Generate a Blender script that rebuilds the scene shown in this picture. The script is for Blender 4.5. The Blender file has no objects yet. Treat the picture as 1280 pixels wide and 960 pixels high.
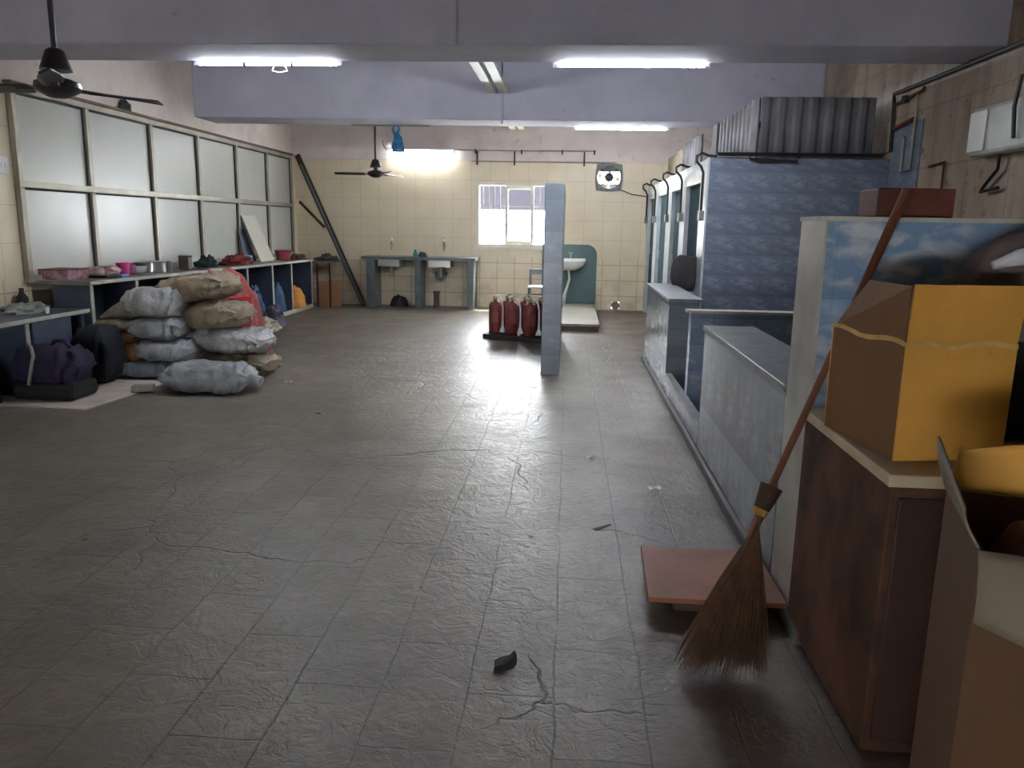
import bpy, bmesh, math, random
from mathutils import Vector, Matrix, noise
random.seed(7)
S = bpy.context.scene
COL = S.collection
PI = math.pi

# ------------------------------------------------------------------ camera, sky, sun, exposure
cam_d = bpy.data.cameras.new('camera')
cam = bpy.data.objects.new('camera', cam_d)
COL.objects.link(cam)
cam_d.sensor_width = 36.0
cam_d.lens = 980.0 / 1280.0 * 36.0
cam_d.clip_start = 0.05
cam.matrix_world = Matrix(((0.99733102, -0.0312981, 0.06596406, 0.0),
                           (0.0708496, 0.1965827, -0.97792411, 0.0),
                           (0.01763978, 0.97998759, 0.19827549, 1.45),
                           (0, 0, 0, 1)))
S.camera = cam

W = bpy.data.worlds.new('world')
S.world = W
W.use_nodes = True
W.node_tree.nodes['Background'].inputs[0].default_value = (0.90, 0.95, 1.0, 1)
W.node_tree.nodes['Background'].inputs[1].default_value = 14.0

sun_d = bpy.data.lights.new('sun', 'SUN')
sun_d.energy = 9.0
sun_d.angle = 0.02
sun_d.color = (1.0, 0.93, 0.8)
sun = bpy.data.objects.new('sun', sun_d)
COL.objects.link(sun)
sun.rotation_euler = Vector((-0.42, -0.5, -1.1)).to_track_quat('-Z', 'Y').to_euler()

S.view_settings.view_transform = 'Standard'
S.view_settings.look = 'None'
S.view_settings.gamma = 1.0
S.view_settings.exposure = 2.35
S.view_settings.use_curve_mapping = False
S.cycles.use_denoising = True
S.cycles.max_bounces = 8
S.cycles.diffuse_bounces = 5
S.cycles.caustics_reflective = False
S.cycles.caustics_refractive = False
S.cycles.sample_clamp_indirect = 6.0
TUBE = 50.0          # emission strength of the lit fluorescent tubes


# ------------------------------------------------------------------ materials
def lin(c):
    return tuple((v / 12.92 if v <= 0.04045 else ((v + 0.055) / 1.055) ** 2.4) for v in [x / 255.0 for x in c]) + (1.0,)


class NT:
    """small helper around a material's node tree"""
    def __init__(self, name):
        self.m = bpy.data.materials.new(name)
        self.m.use_nodes = True
        self.t = self.m.node_tree
        self.b = self.t.nodes['Principled BSDF']

    def n(self, kind, **kw):
        x = self.t.nodes.new(kind)
        for k, v in kw.items():
            setattr(x, k, v)
        return x

    def l(self, a, b):
        self.t.links.new(a, b)

    def pos(self, world=False):
        if world:
            return self.n('ShaderNodeNewGeometry').outputs['Position']
        return self.n('ShaderNodeTexCoord').outputs['Object']

    def noise(self, vec, scale, detail=4.0, rough=0.55, dist=0.0):
        x = self.n('ShaderNodeTexNoise')
        x.inputs['Scale'].default_value = scale
        x.inputs['Detail'].default_value = detail
        x.inputs['Roughness'].default_value = rough
        x.inputs['Distortion'].default_value = dist
        if vec is not None:
            self.l(vec, x.inputs['Vector'])
        return x.outputs['Fac']

    def ramp(self, fac, stops):
        r = self.n('ShaderNodeValToRGB')
        e = r.color_ramp.elements
        while len(e) < len(stops):
            e.new(0.5)
        for el, (p, c) in zip(e, stops):
            el.position = p
            el.color = c
        self.l(fac, r.inputs['Fac'])
        return r.outputs['Color']

    def mix(self, fac, a, b, mode='MIX'):
        x = self.n('ShaderNodeMix', data_type='RGBA', blend_type=mode)
        for sock, v in ((x.inputs[0], fac), (x.inputs[6], a), (x.inputs[7], b)):
            if isinstance(v, (int, float, tuple)):
                sock.default_value = v
            else:
                self.l(v, sock)
        return x.outputs[2]

    def math(self, op, a, b=0.0, c=0.0):
        x = self.n('ShaderNodeMath', operation=op)
        for s, v in zip(x.inputs, (a, b, c)):
            if isinstance(v, (int, float)):
                s.default_value = v
            else:
                self.l(v, s)
        return x.outputs[0]

    def mapr(self, v, a, b, c=0.0, d=1.0):
        x = self.n('ShaderNodeMapRange')
        self.l(v, x.inputs[0])
        for s, q in zip(list(x.inputs)[1:5], (a, b, c, d)):
            s.default_value = q
        return x.outputs[0]

    def sep(self, vec):
        x = self.n('ShaderNodeSeparateXYZ')
        self.l(vec, x.inputs[0])
        return x.outputs

    def comb(self, a, b, c=0.0):
        x = self.n('ShaderNodeCombineXYZ')
        for s, v in zip(x.inputs, (a, b, c)):
            if isinstance(v, (int, float)):
                s.default_value = v
            else:
                self.l(v, s)
        return x.outputs[0]

    def brick(self, vec, w, h, mortar, offset=0.5, smooth=0.1):
        x = self.n('ShaderNodeTexBrick')
        x.offset = offset
        self.l(vec, x.inputs['Vector'])
        x.inputs['Color1'].default_value = (0, 0, 0, 1)
        x.inputs['Color2'].default_value = (1, 1, 1, 1)
        x.inputs['Mortar'].default_value = (0.5, 0.5, 0.5, 1)
        x.inputs['Scale'].default_value = 1.0
        x.inputs['Mortar Size'].default_value = mortar
        x.inputs['Mortar Smooth'].default_value = smooth
        x.inputs['Brick Width'].default_value = w
        x.inputs['Row Height'].default_value = h
        return x

    def bump(self, h, strength, dist=0.01):
        x = self.n('ShaderNodeBump')
        x.inputs['Strength'].default_value = strength
        x.inputs['Distance'].default_value = dist
        self.l(h, x.inputs['Height'])
        self.l(x.outputs[0], self.b.inputs['Normal'])

    def out(self, col=None, rough=None, metal=0.0, spec=0.5):
        if col is not None:
            if isinstance(col, tuple):
                self.b.inputs['Base Color'].default_value = col
            else:
                self.l(col, self.b.inputs['Base Color'])
        if rough is not None:
            if isinstance(rough, (int, float)):
                self.b.inputs['Roughness'].default_value = rough
            else:
                self.l(rough, self.b.inputs['Roughness'])
        self.b.inputs['Metallic'].default_value = metal
        self.b.inputs['Specular IOR Level'].default_value = spec
        return self.m


_cache = {}


def mat(name, c, rough=0.6, metal=0.0, scale=8.0, amt=0.25, bump=0.0, bscale=None, spec=0.4, c2=None):
    """plain material with a noise variation between two tones of its own colour"""
    if name in _cache:
        return _cache[name]
    t = NT(name)
    p = t.pos()
    a = lin(c)
    b = lin(c2) if c2 else tuple(v * (1 - amt) for v in a[:3]) + (1,)
    f = t.noise(p, scale, 5.0)
    col = t.ramp(f, [(0.36, b), (0.64, a)])
    if bump:
        t.bump(t.noise(p, bscale or scale * 4, 4.0), bump, 0.01)
    _cache[name] = t.out(col, rough, metal, spec)
    return _cache[name]


def floor_mat():
    t = NT('stone_floor')
    p = t.pos(True)
    s = t.sep(p)
    wob = t.noise(p, 2.3, 4.0, 0.6)
    yy = t.math('ADD', s[1], t.mapr(wob, 0.2, 0.8, -0.02, 0.02))
    xx = t.math('ADD', s[0], t.mapr(wob, 0.2, 0.8, 0.022, -0.002))
    br = t.brick(t.comb(t.math('ADD', yy, 30.27), t.math('ADD', xx, 20.102), 0), 0.575, 0.2755, 0.004, 0.5, 0.3)
    worn = t.mapr(t.noise(p, 1.6, 4.0, 0.6), 0.36, 0.6)
    joint = t.math('MULTIPLY', br.outputs['Fac'], worn)
    tone = t.mapr(t.sep(br.outputs['Color'])[0], 0, 1, 0.9, 1.08)
    big = t.noise(p, 0.9, 6.0, 0.65)
    cleft = t.noise(p, 11.0, 7.0, 0.62, 1.3)
    base = t.ramp(big, [(0.3, lin((97, 91, 82))), (0.55, lin((121, 114, 103))), (0.75, lin((132, 126, 114)))])
    base = t.mix(1.0, base, t.comb(tone, tone, tone), 'MULTIPLY')
    v = t.mapr(cleft, 0.3, 0.7, 0.86, 1.1)
    base = t.mix(1.0, base, t.comb(v, v, v), 'MULTIPLY')
    g = t.mapr(t.noise(p, 3.2, 7.0, 0.7), 0.35, 0.7, 0.84, 1.08)
    base = t.mix(1.0, base, t.comb(g, g, g), 'MULTIPLY')
    # brown worn strip along the wash troughs, darkened also for shade falling there
    brown = t.math('MULTIPLY', t.mapr(s[0], 0.05, 0.55), t.mapr(t.noise(p, 2.2, 4.0), 0.2, 0.6))
    base = t.mix(t.math('MULTIPLY', brown, 0.8), base, lin((78, 60, 53)))
    base = t.mix(t.math('MULTIPLY', joint, 0.75), base, lin((46, 41, 38)))
    rough = t.math('ADD', t.mapr(t.noise(p, 2.5, 6.0, 0.65), 0.3, 0.7, 0.27, 0.40), t.math('MULTIPLY', brown, 0.1))
    vo = t.n('ShaderNodeTexVoronoi', feature='DISTANCE_TO_EDGE')
    vo.inputs['Scale'].default_value = 0.8
    wv = t.n('ShaderNodeVectorMath', operation='ADD')
    t.l(p, wv.inputs[0])
    t.l(t.comb(t.mapr(t.noise(p, 2.5, 4.0), 0, 1, -0.2, 0.2), t.mapr(t.noise(p, 1.9, 4.0), 0, 1, -0.2, 0.2)), wv.inputs[1])
    t.l(wv.outputs[0], vo.inputs['Vector'])
    crack = t.math('MULTIPLY', t.mapr(vo.outputs['Distance'], 0.006, 0.0), t.mapr(t.noise(p, 0.8, 2.0), 0.5, 0.58))
    base = t.mix(t.math('MULTIPLY', crack, 0.55), base, lin((48, 43, 40)))
    ridge = t.math('ABSOLUTE', t.math('SUBTRACT', t.noise(p, 6.5, 5.0, 0.6, 1.0), 0.5))
    ridge = t.mapr(ridge, 0.0, 0.06)
    h = t.math('ADD', t.math('MULTIPLY', cleft, 0.6), t.math('MULTIPLY', ridge, 0.12))
    h = t.math('SUBTRACT', h, t.math('MULTIPLY', t.math('MAXIMUM', joint, crack), 0.5))
    t.bump(h, 0.6, 0.018)
    return t.out(base, rough, 0, 0.32)


def wall_mat(name, axis, tiles_from=2.55, dado=0.9):
    """cream glazed tile below, old pinkish distemper above; axis = the horizontal coordinate the wall runs along"""
    t = NT(name)
    p = t.pos(True)
    s = t.sep(p)
    u = t.math('ADD', s[axis], 40.0)
    lo = t.brick(t.comb(u, t.math('ADD', s[2], 0.02), 0), 0.31, 0.27, 0.006, 0.0)
    hi = t.brick(t.comb(u, t.math('ADD', s[2], 0.1), 0), 0.33, 0.33, 0.004, 0.0)
    big = t.noise(p, 1.1, 5.0, 0.6)
    tile = t.ramp(big, [(0.3, lin((218, 202, 170))), (0.7, lin((232, 219, 192)))])
    low = t.math('LESS_THAN', s[2], dado)
    joint = t.math('ADD', t.math('MULTIPLY', lo.outputs['Fac'], t.math('MULTIPLY', low, 0.55)),
                   t.math('MULTIPLY', hi.outputs['Fac'], t.math('MULTIPLY', t.math('SUBTRACT', 1.0, low), 0.28)))
    tile = t.mix(joint, tile, lin((128, 104, 80)))
    grime = t.math('MULTIPLY', t.mapr(t.noise(p, 1.8, 6.0, 0.7), 0.45, 0.68), t.mapr(s[2], 1.1, 0.2))
    tile = t.mix(t.math('MULTIPLY', grime, 0.5), tile, lin((140, 98, 82)))
    pn = t.noise(p, 2.0, 8.0, 0.65)
    paint = t.ramp(pn, [(0.3, lin((206, 192, 186))), (0.5, lin((222, 210, 202))), (0.7, lin((230, 218, 208)))])
    patch = t.mapr(t.noise(p, 4.5, 7.0, 0.7, 0.8), 0.61, 0.66)
    paint = t.mix(t.math('MULTIPLY', patch, 0.35), paint, lin((118, 98, 94)))
    top = t.math('GREATER_THAN', t.math('ADD', s[2], t.mapr(t.noise(p, 6.0), 0, 1, -0.03, 0.03)), tiles_from)
    col = t.mix(top, tile, paint)
    rough = t.mapr(top, 0, 1, 0.35, 0.85)
    t.bump(t.math('SUBTRACT', t.math('MULTIPLY', pn, top), joint), 0.25, 0.01)
    return t.out(col, rough, 0, 0.4)


def right_wall_mat():
    t = NT('stained_wall')
    p = t.pos(True)
    s = t.sep(p)
    br = t.brick(t.comb(t.math('ADD', s[1], 40.0), s[2], 0), 0.62, 0.5, 0.006, 0.0)
    streak = t.n('ShaderNodeMapping')
    streak.inputs['Scale'].default_value = (1, 3.2, 0.5)
    t.l(p, streak.inputs[0])
    n1 = t.noise(streak.outputs[0], 1.4, 7.0, 0.65)
    col = t.ramp(n1, [(0.3, lin((116, 98, 84))), (0.5, lin((158, 140, 122))), (0.72, lin((176, 160, 142)))])
    blot = t.mapr(t.noise(p, 1.7, 7.0, 0.7), 0.5, 0.68)
    col = t.mix(t.math('MULTIPLY', blot, 0.4), col, lin((96, 78, 64)))
    spots = t.mapr(t.noise(p, 8.0, 5.0, 0.6), 0.62, 0.68)
    col = t.mix(t.math('MULTIPLY', spots, 0.6), col, lin((70, 60, 54)))
    col = t.mix(t.math('MULTIPLY', br.outputs['Fac'], 0.45), col, lin((86, 72, 62)))
    t.bump(n1, 0.2, 0.01)
    return t.out(col, 0.5, 0, 0.4)


def beam_mat():
    t = NT('beam_paint')
    p = t.pos(True)
    n1 = t.noise(p, 1.3, 6.0, 0.6)
    col = t.ramp(n1, [(0.3, lin((168, 166, 180))), (0.7, lin((190, 188, 200)))])
    sp = t.mapr(t.noise(p, 5.5, 5.0, 0.6), 0.7, 0.74)
    col = t.mix(t.math('MULTIPLY', sp, 0.6), col, lin((92, 84, 92)))
    t.bump(t.noise(p, 20.0, 4.0), 0.15, 0.005)
    return t.out(col, 0.8, 0, 0.3)


def cloud_tile(name, axis, tw, th, sky, cloud, scale, rough=0.25, strength=0.8, lo=0.5, hi=0.66, joint=0.35):
    """printed ceramic tile: the same sky picture repeats in each tile; axis 0 / 1 = tile runs along x / y, 2 = lies flat"""
    t = NT(name)
    p = t.pos(True)
    s = t.sep(p)
    a, b = {0: (s[0], s[2]), 1: (s[1], s[2]), 2: (s[0], s[1])}[axis]
    u = t.math('FRACT', t.math('DIVIDE', t.math('ADD', a, 40.0), tw))
    row = t.math('FLOOR', t.math('DIVIDE', t.math('ADD', b, 10.0), th))
    u2 = t.math('FRACT', t.math('ADD', u, t.math('MULTIPLY', row, 0.37)))
    v = t.math('FRACT', t.math('DIVIDE', t.math('ADD', b, 10.0), th))
    vec = t.comb(t.math('MULTIPLY', u2, tw), t.math('MULTIPLY', v, th * 2.1), 0)
    n1 = t.noise(vec, scale, 6.0, 0.55, 0.4)
    edge = t.math('MULTIPLY', t.mapr(t.math('ABSOLUTE', t.math('SUBTRACT', v, 0.5)), 0.5, 0.25), t.mapr(t.math('ABSOLUTE', t.math('SUBTRACT', u2, 0.5)), 0.5, 0.3))
    m = t.math('MULTIPLY', t.math('MULTIPLY', t.mapr(n1, lo, hi), edge), strength)
    skyc = t.mix(v, sky, tuple(min(1, c * 1.25) for c in sky[:3]) + (1,))
    col = t.mix(m, skyc, cloud)
    br = t.brick(t.comb(t.math('ADD', a, 40.0), t.math('ADD', b, 10.0), 0), tw, th, 0.003, 0.0)
    col = t.mix(t.math('MULTIPLY', br.outputs['Fac'], joint), col, lin((60, 64, 72)))
    gr = t.mapr(t.noise(p, 3.0, 6.0, 0.7), 0.35, 0.75)
    col = t.mix(t.math('MULTIPLY', gr, 0.28), col, lin((92, 88, 84)))
    return t.out(col, rough, 0, 0.5)


def panel_mat():
    t = NT('frosted_pane')
    p = t.pos(True)
    n1 = t.noise(p, 1.2, 5.0, 0.6)
    col = t.ramp(n1, [(0.3, lin((178, 180, 172))), (0.7, lin((186, 188, 181)))])
    sm = t.mapr(t.noise(p, 6.0, 7.0, 0.7, 1.5), 0.6, 0.72)
    col = t.mix(t.math('MULTIPLY', sm, 0.05), col, lin((205, 210, 204)))
    rough = t.mapr(t.noise(p, 4.0, 6.0, 0.65, 1.0), 0.3, 0.7, 0.28, 0.34)
    return t.out(col, rough, 0, 0.4)


def cardboard(name, c, worn=(96, 62, 24)):
    if name in _cache:
        return _cache[name]
    t = NT(name)
    p = t.pos()
    mp = t.n('ShaderNodeMapping')
    mp.inputs['Scale'].default_value = (40, 40, 3)
    t.l(p, mp.inputs[0])
    flute = t.noise(mp.outputs[0], 2.0, 2.0)
    big = t.noise(p, 5.0, 5.0)
    col = t.ramp(big, [(0.3, tuple(v * 0.8 for v in lin(c)[:3]) + (1,)), (0.7, lin(c))])
    col = t.mix(t.math('MULTIPLY', t.mapr(t.noise(p, 9.0, 6.0, 0.7), 0.6, 0.75), 0.35), col, lin(worn))
    t.bump(flute, 0.08, 0.004)
    _cache[name] = t.out(col, 0.7, 0, 0.3)
    return _cache[name]


def emit(name, c, strength):
    t = NT(name)
    t.b.inputs['Base Color'].default_value = lin(c)
    t.b.inputs['Emission Color'].default_value = lin(c)
    t.b.inputs['Emission Strength'].default_value = strength
    return t.m


def sackcloth(name, c, c2, weave=140.0, rough=0.65):
    if name in _cache:
        return _cache[name]
    t = NT(name)
    p = t.pos()
    n1 = t.noise(p, 5.0, 6.0, 0.6)
    col = t.ramp(n1, [(0.32, lin(c2)), (0.66, lin(c))])
    w = t.n('ShaderNodeTexWave')
    w.inputs['Scale'].default_value = weave / 6
    w.inputs['Distortion'].default_value = 1.0
    t.l(p, w.inputs['Vector'])
    fold = t.noise(p, 9.0, 5.0, 0.6, 2.0)
    t.bump(t.math('ADD', fold, t.math('MULTIPLY', w.outputs['Fac'], 0.06)), 0.8, 0.03)
    _cache[name] = t.out(col, rough, 0, 0.4)
    return _cache[name]


M_floor = floor_mat()
M_wall_x = wall_mat('back_wall_tile', 0)
M_wall_y = wall_mat('left_wall_tile', 1)
M_wall_r = right_wall_mat()
M_beam = beam_mat()
M_ceiling = mat('ceiling_paint', (150, 140, 146), 0.9, scale=1.5)
M_pane = panel_mat()
M_alu = mat('aluminium_frame', (172, 166, 150), 0.45, 0.35, scale=3)
M_alu_dark = mat('dark_gasket', (58, 54, 50), 0.7)
M_white_frame = mat('white_window_frame', (226, 222, 206), 0.5, scale=3, amt=0.1)
M_slate = mat('dark_slate', (72, 80, 98), 0.5, scale=3, amt=0.3)
M_slate_edge = mat('pale_stone_edge', (188, 186, 174), 0.6, scale=9, amt=0.25)
M_ctop = mat('grey_stone_top', (128, 126, 120), 0.5, scale=6, amt=0.3)
M_green_stone = mat('green_grey_stone', (100, 110, 112), 0.35, scale=6, amt=0.25)  # stone colour lightened to stand for haze at the far end
M_steel = mat('steel', (196, 196, 194), 0.28, 0.9, scale=5, amt=0.15)
M_brass = mat('old_brass', (190, 168, 120), 0.4, 0.7, scale=12)
M_white_pl = mat('white_plastic', (220, 220, 214), 0.4, amt=0.08)
M_ceramic = mat('white_ceramic', (226, 228, 226), 0.15, amt=0.05, spec=0.6)
M_black = mat('black_pipe', (30, 28, 30), 0.5)
M_fan = mat('fan_brown', (44, 40, 44), 0.4, scale=10)
M_rust = mat('rusty_metal', (112, 62, 38), 0.8, 0.2, scale=8, amt=0.5)
M_red_steel = mat('extinguisher_red', (134, 62, 62), 0.35, scale=5, amt=0.25, spec=0.5)  # red muted in the colour to stand for haze over distance
M_teal = mat('teal_board', (92, 116, 116), 0.4, scale=3, amt=0.15)
M_door = mat('teal_door', (78, 92, 98), 0.9, scale=3, amt=0.25, spec=0.0)
M_pillar = mat('pale_marble', (186, 194, 196), 0.3, scale=6, amt=0.2)
M_tile_side = cloud_tile('cloud_tile_small', 0, 0.33, 0.2, lin((98, 108, 126)), lin((146, 154, 166)), 9.0, 0.22, 0.8, 0.42, 0.66, 0.15)
M_tile_column = cloud_tile('grey_blue_tile', 0, 0.3, 0.3, lin((112, 122, 134)), lin((144, 150, 158)), 10.0, 0.25, 0.6, 0.5, 0.66, 0.12)
M_tile_trough = cloud_tile('grey_cloud_tile', 1, 0.3, 0.45, lin((122, 130, 140)), lin((160, 164, 166)), 9.0, 0.2, 0.8, 0.4, 0.7, 0.15)
M_tile_cross = cloud_tile('blue_cloud_tile', 0, 0.3, 0.2, lin((124, 140, 166)), lin((180, 186, 196)), 10.0, 0.2, 0.8)
M_tile_sky = cloud_tile('sky_picture_tile', 0, 0.62, 0.34, lin((112, 138, 168)), lin((196, 198, 200)), 6.5, 0.25, 0.85, 0.44, 0.62, 0.12)
M_stone_cap = mat('grey_stone_cap', (138, 142, 144), 0.4, scale=7, amt=0.3)
M_cap_dark = mat('dark_stone_trim', (84, 82, 84), 0.5, scale=7)
M_sheet = mat('cement_sheet', (104, 102, 106), 0.85, scale=2.5, amt=0.35)
M_sheet_dark = mat('cement_sheet_weathered', (140, 138, 140), 0.75, scale=2.5, amt=0.4)
M_wood_dark = mat('dark_brown_timber', (78, 60, 46), 0.7, scale=6, amt=0.5)
M_ply = mat('plywood', (150, 92, 62), 0.6, scale=4, amt=0.3)
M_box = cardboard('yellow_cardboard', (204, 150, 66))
M_box_side = cardboard('cardboard_painted_shade', (106, 74, 42))  # darker copy of the carton's board, its side shade put into the colour
M_box_old = cardboard('old_cardboard', (176, 134, 94))
M_tape = mat('clear_tape', (196, 160, 96), 0.1, spec=1.0, amt=0.2)
M_straw = mat('broom_straw', (92, 64, 44), 0.8, scale=20, amt=0.5)
M_tube = emit('lit_tube', (240, 246, 255), TUBE)

SK_TAN = sackcloth('tan_sackcloth', (158, 142, 120), (110, 98, 82))
SK_GREY = sackcloth('grey_plastic_sack', (164, 166, 170), (112, 114, 118), rough=0.45)
SK_WHITE = sackcloth('white_plastic_sack', (190, 190, 190), (118, 120, 124), rough=0.35)
SK_DARK = sackcloth('slate_plastic_sack', (128, 136, 146), (84, 92, 104), rough=0.4)
SK_BROWN = sackcloth('brown_sackcloth', (150, 112, 82), (98, 72, 56))


# ------------------------------------------------------------------ mesh building
class MB:
    def __init__(self):
        self.b = bmesh.new()

    def box(self, x0, x1, y0, y1, z0, z1):
        v = [self.b.verts.new((x, y, z)) for x in (x0, x1) for y in (y0, y1) for z in (z0, z1)]
        for f in ((0, 1, 3, 2), (4, 6, 7, 5), (0, 4, 5, 1), (2, 3, 7, 6), (0, 2, 6, 4), (1, 5, 7, 3)):
            self.b.faces.new([v[i] for i in f])
        return self

    def hexa(self, lo, hi):
        """lo, hi: four corners each, same winding"""
        v = [self.b.verts.new(p) for p in lo] + [self.b.verts.new(p) for p in hi]
        for f in ((3, 2, 1, 0), (4, 5, 6, 7), (0, 1, 5, 4), (1, 2, 6, 5), (2, 3, 7, 6), (3, 0, 4, 7)):
            self.b.faces.new([v[i] for i in f])
        return self

    def prism(self, pts, d):
        """polygon pts (3-D) pushed along vector d"""
        d = Vector(d)
        a = [self.b.verts.new(p) for p in pts]
        c = [self.b.verts.new(Vector(p) + d) for p in pts]
        n = len(pts)
        self.b.faces.new(a[::-1])
        self.b.faces.new(c)
        for i in range(n):
            self.b.faces.new((a[i], a[(i + 1) % n], c[(i + 1) % n], c[i]))
        return self

    def tube(self, pts, r, n=8, cap=True):
        pts = [Vector(p) for p in pts]
        rs = r if isinstance(r, (list, tuple)) else [r] * len(pts)
        rings = []
        up = None
        for i, p in enumerate(pts):
            d = (pts[min(i + 1, len(pts) - 1)] - pts[max(i - 1, 0)]).normalized()
            if up is None or abs(up.dot(d)) > 0.95:
                up = Vector((0, 0, 1)) if abs(d.z) < 0.9 else Vector((1, 0, 0))
            s = d.cross(up).normalized()
            u = s.cross(d).normalized()
            up = u
            rings.append([self.b.verts.new(p + (s * math.cos(2 * PI * k / n) + u * math.sin(2 * PI * k / n)) * rs[i]) for k in range(n)])
        for a, c in zip(rings, rings[1:]):
            for k in range(n):
                self.b.faces.new((a[k], a[(k + 1) % n], c[(k + 1) % n], c[k]))
        if cap:
            self.b.faces.new(rings[0][::-1])
            self.b.faces.new(rings[-1])
        return self

    def lathe(self, prof, c=(0, 0, 0), n=20, axis='Z', sx=1.0, sy=1.0):
        c = Vector(c)
        rings = []
        for r, z in prof:
            ring = []
            for k in range(n):
                a = 2 * PI * k / n
                q = (r * math.cos(a) * sx, r * math.sin(a) * sy, z)
                if axis == 'Y':
                    q = (q[0], q[2], q[1])
                elif axis == 'X':
                    q = (q[2], q[0], q[1])
                ring.append(self.b.verts.new(c + Vector(q)))
            rings.append(ring)
        for a, d in zip(rings, rings[1:]):
            for k in range(n):
                self.b.faces.new((a[k], a[(k + 1) % n], d[(k + 1) % n], d[k]))
        if prof[0][0] > 1e-4:
            self.b.faces.new(rings[0][::-1])
        if prof[-1][0] > 1e-4:
            self.b.faces.new(rings[-1])
        return self

    def grid(self, nu, nv, fn, thick=0.0):
        """sheet fn(u, v) -> point"""
        vs = [[self.b.verts.new(fn(i / nu, j / nv)) for j in range(nv + 1)] for i in range(nu + 1)]
        for i in range(nu):
            for j in range(nv):
                self.b.faces.new((vs[i][j], vs[i + 1][j], vs[i + 1][j + 1], vs[i][j + 1]))
        return self

    def build(self, name, m, parent=None, loc=None, rot=None, smooth=None, solid=0.0, bevel=0.0, sub=0, solid_off=0.0):
        bmesh.ops.remove_doubles(self.b, verts=self.b.verts, dist=1e-6)
        bmesh.ops.recalc_face_normals(self.b, faces=self.b.faces)
        me = bpy.data.meshes.new(name)
        self.b.to_mesh(me)
        self.b.free()
        me.materials.append(m)
        if smooth is not None:
            me.polygons.foreach_set('use_smooth', [True] * len(me.polygons))
            me.set_sharp_from_angle(angle=math.radians(smooth))
        o = bpy.data.objects.new(name, me)
        COL.objects.link(o)
        if parent is not None:
            o.parent = parent
        if loc is not None:
            o.location = loc
        if rot is not None:
            o.rotation_euler = rot
        if solid:
            q = o.modifiers.new('thickness', 'SOLIDIFY')
            q.thickness = solid
            q.offset = solid_off
        if bevel:
            q = o.modifiers.new('bevel', 'BEVEL')
            q.width = bevel
            q.segments = 2
            q.limit_method = 'ANGLE'
        if sub:
            q = o.modifiers.new('sub', 'SUBSURF')
            q.levels = q.render_levels = sub
        return o


def tag(o, label=None, cat=None, group=None, kind=None):
    for k, v in (('label', label), ('category', cat), ('group', group), ('kind', kind)):
        if v:
            o[k] = v
    return o


def empty(name, loc, label, cat, group=None, rz=0.0, rot=None):
    o = bpy.data.objects.new(name, None)
    COL.objects.link(o)
    o.location = loc
    o.rotation_euler = rot if rot else (0, 0, rz)
    o.empty_display_size = 0.1
    return tag(o, label, cat, group)


def copy_tree(o, parent=None):
    c = o.copy()
    COL.objects.link(c)
    if parent is not None:
        c.parent = parent
    for ch in list(o.children):
        copy_tree(ch, c)
    return c


def struct(mb, name, m, **kw):
    return tag(mb.build(name, m, **kw), kind='structure')


def pillow(L, Wd, H, seed, ends=0.6, fold=0.03, flat=0.0, nu=40, nv=28, pw=0.55):
    """a stuffed sack lying on its long side along x: base at z = 0; folds gather towards both ends"""
    mb = MB()
    rnd = random.Random(seed)
    ph = [rnd.uniform(0, 6.28) for _ in range(4)]
    k1, k2 = rnd.choice((7, 8, 9)), rnd.choice((4, 5, 6))
    off = Vector((rnd.uniform(-50, 50), rnd.uniform(-50, 50), rnd.uniform(-50, 50)))

    def sg(v, e):
        return math.copysign(abs(v) ** e, v)
    rings = []
    for i in range(nu + 1):
        t = -1 + 2 * i / nu
        prof = (1 - abs(t) ** 3.4) ** 0.5
        prof = max(prof, ends * 0.42 if abs(t) > 0.97 else 0.05)
        x = t * L / 2
        ring = []
        for j in range(nv):
            a = 2 * PI * j / nv
            e = abs(t) ** 3
            cr = 1 + (0.10 * e + 0.015) * math.sin(k1 * a + ph[0]) + 0.05 * e * math.sin(k2 * a + ph[1])
            y = sg(math.cos(a), pw) * Wd / 2 * (0.55 + 0.45 * prof) * cr
            z = sg(math.sin(a), pw + 0.12) * H / 2 * prof * cr
            p = Vector((x, y, z))
            d = noise.noise(p * 4.0 + off) * fold + noise.noise(p * 11.0 + off) * fold * 0.45
            w = (0.024 if t > 0.2 else 0.012) * math.sin(x * 62 + 5.0 * noise.noise(p * 5 + off) + ph[2] + 1.2 * math.sin(2 * a)) * min(1.0, e ** 0.5 * 1.5)
            n = Vector((0, y, z)).normalized() if (y or z) else Vector((1, 0, 0))
            p += n * (d + w)
            p.z = max(p.z, -H / 2)
            ring.append(mb.b.verts.new(p + Vector((0, 0, H / 2))))
        rings.append(ring)
    for a, c in zip(rings, rings[1:]):
        for k in range(nv):
            mb.b.faces.new((a[k], a[(k + 1) % nv], c[(k + 1) % nv], c[k]))
    mb.b.faces.new(rings[0][::-1])
    mb.b.faces.new(rings[-1])
    return mb


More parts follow.
